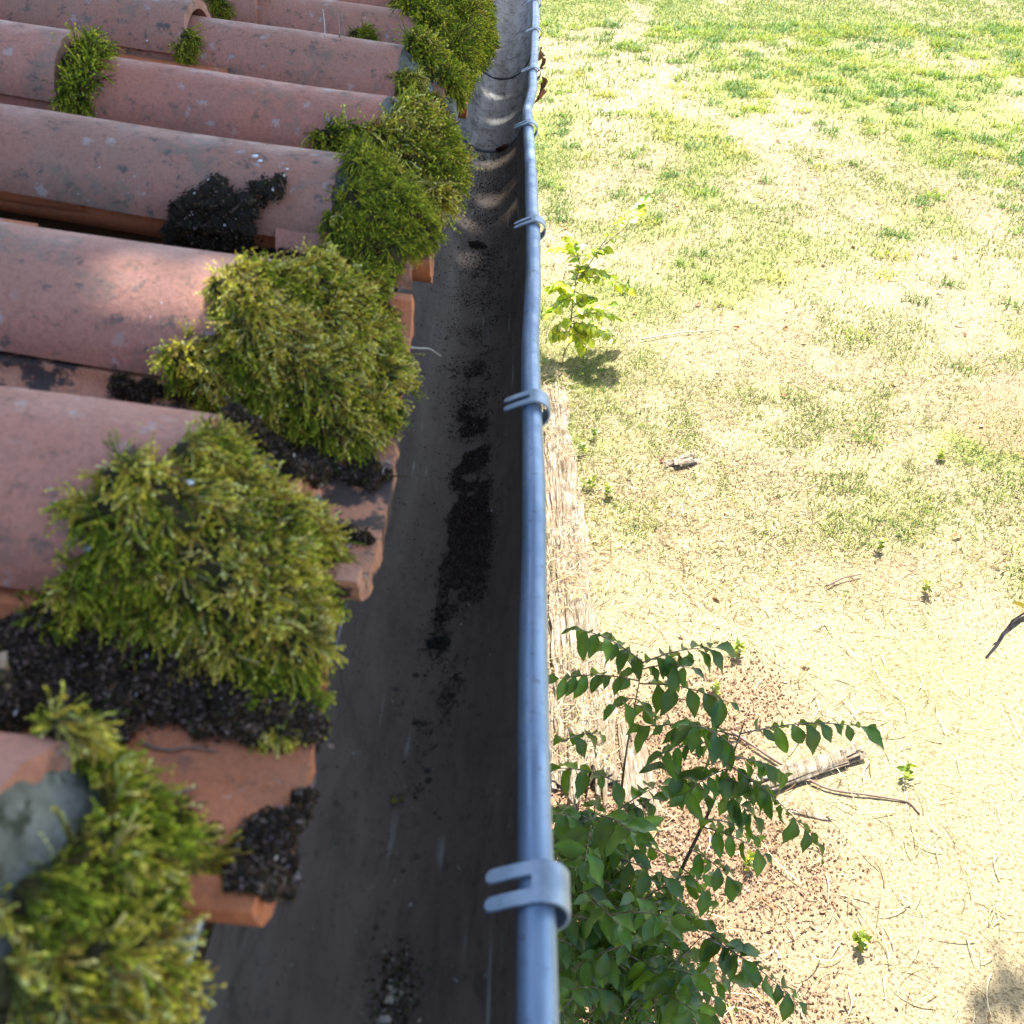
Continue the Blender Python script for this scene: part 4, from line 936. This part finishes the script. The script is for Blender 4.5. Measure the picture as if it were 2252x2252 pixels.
# twig cut by the left side of the shrub is part of it; sunlit sapling farther up
root = onz(1075*K32, 648*K32, GZ); sa = empty('sapling', root, 'sunlit yellow-green sapling standing by the wall beyond the gutter rim', 'sapling'); sa['_o'] = tuple(root)
pl = Plant(); SA = [(.50, .52, .04), (.38, .46, .04), (.60, .60, .05), (.24, .36, .05), (.66, .62, .06)]
dg = (root-CAM)@FW
stem([root, pt(1078, 590, dg-.12), pt(1085, 540, dg-.3), pt(1095, 480, dg-.5)], .012)
stem([pt(1085, 540, dg-.3), pt(1130, 470, dg-.45), pt(1180, 430, dg-.5), pt(1213, 385, dg-.55)], .007)
for a, b, n in (((1130, 470), (1205, 395), 8), ((1180, 430), (1215, 378), 5), ((1095, 490), (1040, 470), 6), ((1090, 510), (1150, 520), 6), ((1088, 525), (1190, 548), 9), ((1085, 540), (1035, 545), 6), ((1085, 550), (1130, 590), 7), ((1082, 560), (1040, 590), 7), ((1080, 580), (1120, 560), 6),
                ((1078, 600), (1045, 625), 6), ((1078, 605), (1110, 640), 6), ((1095, 500), (1075, 450), 6), ((1078, 600), (1170, 600), 9), ((1078, 620), (1130, 625), 6), ((1078, 610), (1160, 640), 7), ((1080, 590), (1150, 575), 7), ((1076, 625), (1040, 640), 5), ((1078, 615), (1100, 655), 6), ((1085, 535), (1100, 500), 5), ((1082, 570), (1060, 540), 6), ((1100, 488), (1140, 470), 5)):
    pl.spray(pt(*a, dg-.35), pt(*b, dg-.35+random.uniform(-.2, .2)), n+16, 1.0, .1, SA, .25, .003)
pl.build(sa, leaf_mesh(.07, .026, 6, .25, .2, .04, .15))
# small broad-leaved weeds along the log and on the lawn
wl = [((1115, 925), 'weed beside the middle of the log, two bright leaf pairs'), ((1100, 860), 'tiny weed at the right side of the log far end'), ((1145, 940), 'weed with a tall leaf right of the log'), ((1120, 830), 'leafy weed between log and pale lawn'),
      ((1705, 1470), 'small green weed on bleached grass right of the slab'), ((1410, 1640), 'pale green seedling on the brown soil'), ((1620, 1790), 'lone yellow-green leaf plant low on the right'), ((1770, 870), 'solitary green leaf plant on the right lawn'),
      ((1660, 1040), 'green weed rosette in the lower right lawn'), ((1745, 1120), 'bigger green weed rosette near the right edge'), ((1390, 1240), 'seedling above the shrub tips'), ((1350, 1310), 'light green seedling behind the shrub')]
for (x, y), lab in wl:
    c0 = gp(x, y, 0.0); o = Plant(); 
    for i in range(22):
        az = i*2.4; o.leaf(c0+[0, 0, .012+.003*i]+rng.normal(0, .006, 3)*[1, 1, .1], np.array([math.cos(az), math.sin(az), random.uniform(-.1, 1.4)]), np.array([0, 0, 1.0])+rng.normal(0, .5, 3), random.uniform(.25, .75), np.array(SA[random.randrange(4)])*random.uniform(.35, .8))
    V, F = place_leaves(leaf_mesh(.055, .016, 5, .25, .2), np.array(o.P), np.array(o.D), np.array(o.N), np.array(o.S), 0)
    tag(mesh('weed', V, F, LEAF, col=np.repeat(np.array(o.C), 18, 0)), lab, 'weed', 'small broad-leaved weeds in the lawn')

# ---------------------------------------------------------------- the tree whose crown shades roof and shrub
tr = empty('tree', (4.6, 1.0, GZ), 'leafy tree outside the photo, its dry twig with yellow leaf at the right edge', 'tree'); tr['_o'] = (4.6, 1.0, GZ)
SH_ = np.array([SUN[0]/SUN[2], SUN[1]/SUN[2]])
limbs = []
def limb(pts, r0, r1, n=9):
    P = np.array(pts, float); t = np.linspace(0, 1, len(P)); tt = np.linspace(0, 1, 22); Q = np.stack([np.interp(tt, t, P[:, k]) for k in range(3)], 1)
    for _ in range(3): Q[1:-1] = (Q[:-2]+2*Q[1:-1]+Q[2:])/4
    return tube(Q, r0+(r1-r0)*tt, n)
limbs.append(limb([(4.6, 1.0, GZ-.1), (4.65, 1.1, -1), (4.55, 1.4, .8), (4.3, 1.9, 2.4)], .26, .17, 14))
for e in ((2, 3, 3.8), (0, 4, 4.3), (-1.3, 5.2, 4.5), (.3, 5.5, 4.4), (-.5, 7.5, 4.6), (-.8, 2.6, 4.1), (3, 4.8, 4.4), (-1.5, 8, 4.6)):
    mid = (np.array([4.3, 1.9, 2.4])+np.array(e))/2+[0, 0, .6]; limbs.append(limb([(4.3, 1.9, 2.3), mid, e], .11, .03))
V, F = join(limbs); child('trunk', V, F, BARK, tr, smooth=True)
n = 105000; zc = rng.uniform(3.2, 5.4, n); sx = rng.uniform(-2.4, 3.0, n); syy = rng.uniform(-1.5, 7.0, n)
R1 = (sx < .17+.10*np.sin(syy*5)) & (syy > -1.5); R2 = (sx < 1.9) & (syy < 2.62+.08*np.sin(sx*9)); R3 = (sx > 1.6) & (sx < 3) & (rng.random(n) < .42*sm(3.75, 3.1, syy-.35*(sx-1.9)+.35*fbm(sx, syy, 4, 2, 3))*sm(1.55, 2.0, sx))
keep = R1 | R2 | R3
holes = [(onz(240*K32, 462*K32, .20), .012, .010), (onz(350*K32, 500*K32, .19), .045, .02)]
for yh, xw, yw_ in ((1.40, .03, -.012), (1.56, .07, -.012), (1.70, .09, -.008), (1.90, .05, -.006), (2.22, .10, .0), (2.45, .04, -.01), (2.75, .08, -.008), (3.05, .10, -.003)): holes.append((np.array([-.07+rng.normal(0, .02), yh, -.05]), xw, yw_))
for hp, a_, b_ in holes:
    hx = hp[0]-hp[2]*SH_[0]; hy = hp[1]-hp[2]*SH_[1]; keep &= (((sx-hx)/(a_+.045))**2+((syy-hy)/(b_+.045))**2) > 1
sx, syy, zc = sx[keep], syy[keep], zc[keep]
P = np.stack([sx+zc*SH_[0], syy+zc*SH_[1], zc], 1); k = len(P)
D = rng.normal(0, 1, (k, 3))*[1, 1, .5]; N = np.tile(SUN, (k, 1))+rng.normal(0, .35, (k, 3))
V, F = place_leaves(leaf_mesh(.12, .032, 3, .1, .1, 0), P-D/np.linalg.norm(D, axis=1)[:, None]*.06, D, N, rng.uniform(.7, 1.15, k), 0)
child('crown', V, F, LEAF, tr, col=np.repeat(np.array(SH)[rng.integers(0, 5, k)], 12, 0))
# bare twig tip reaching into the frame from the right
e0 = pt(1860, 1242, 2.3); e1 = pt(1893, 1196, 2.3); e2 = pt(1925, 1170, 2.32); e3 = pt(2100, 1110, 2.4)
parts = [tube([e0, (e0+e1)/2+[.004, 0, 0], e1, e2, e3, np.array([3.6, 1.3, -.2]), np.array([4.6, 1.2, .2])], [.003, .004, .005, .007, .012, .03, .05], 7), tube([e1, pt(1912, 1170, 2.3), pt(1940, 1152, 2.3)], [.003, .003, .002], 5), tube([pt(1880, 1212, 2.3), pt(1872, 1218, 2.3)], [.003, .001], 5)]
V, F = join(parts); child('twig', V, F, BARK, tr, smooth=True)
V, F = place_leaves(leaf_mesh(.05, .010, 5, .3, .1), np.array([pt(1945, 1150, 2.3)]), np.array([pt(1918, 1138, 2.3)-pt(1945, 1150, 2.3)]), np.array([[0, 0, 1.0]]), np.ones(1), 0)
child('yellow_leaf', V, F, GRASS, tr, col=np.tile([.75, .5, .03], (18, 1)))
for o in list(bpy.data.objects):
    if '_o' in o: del o['_o']
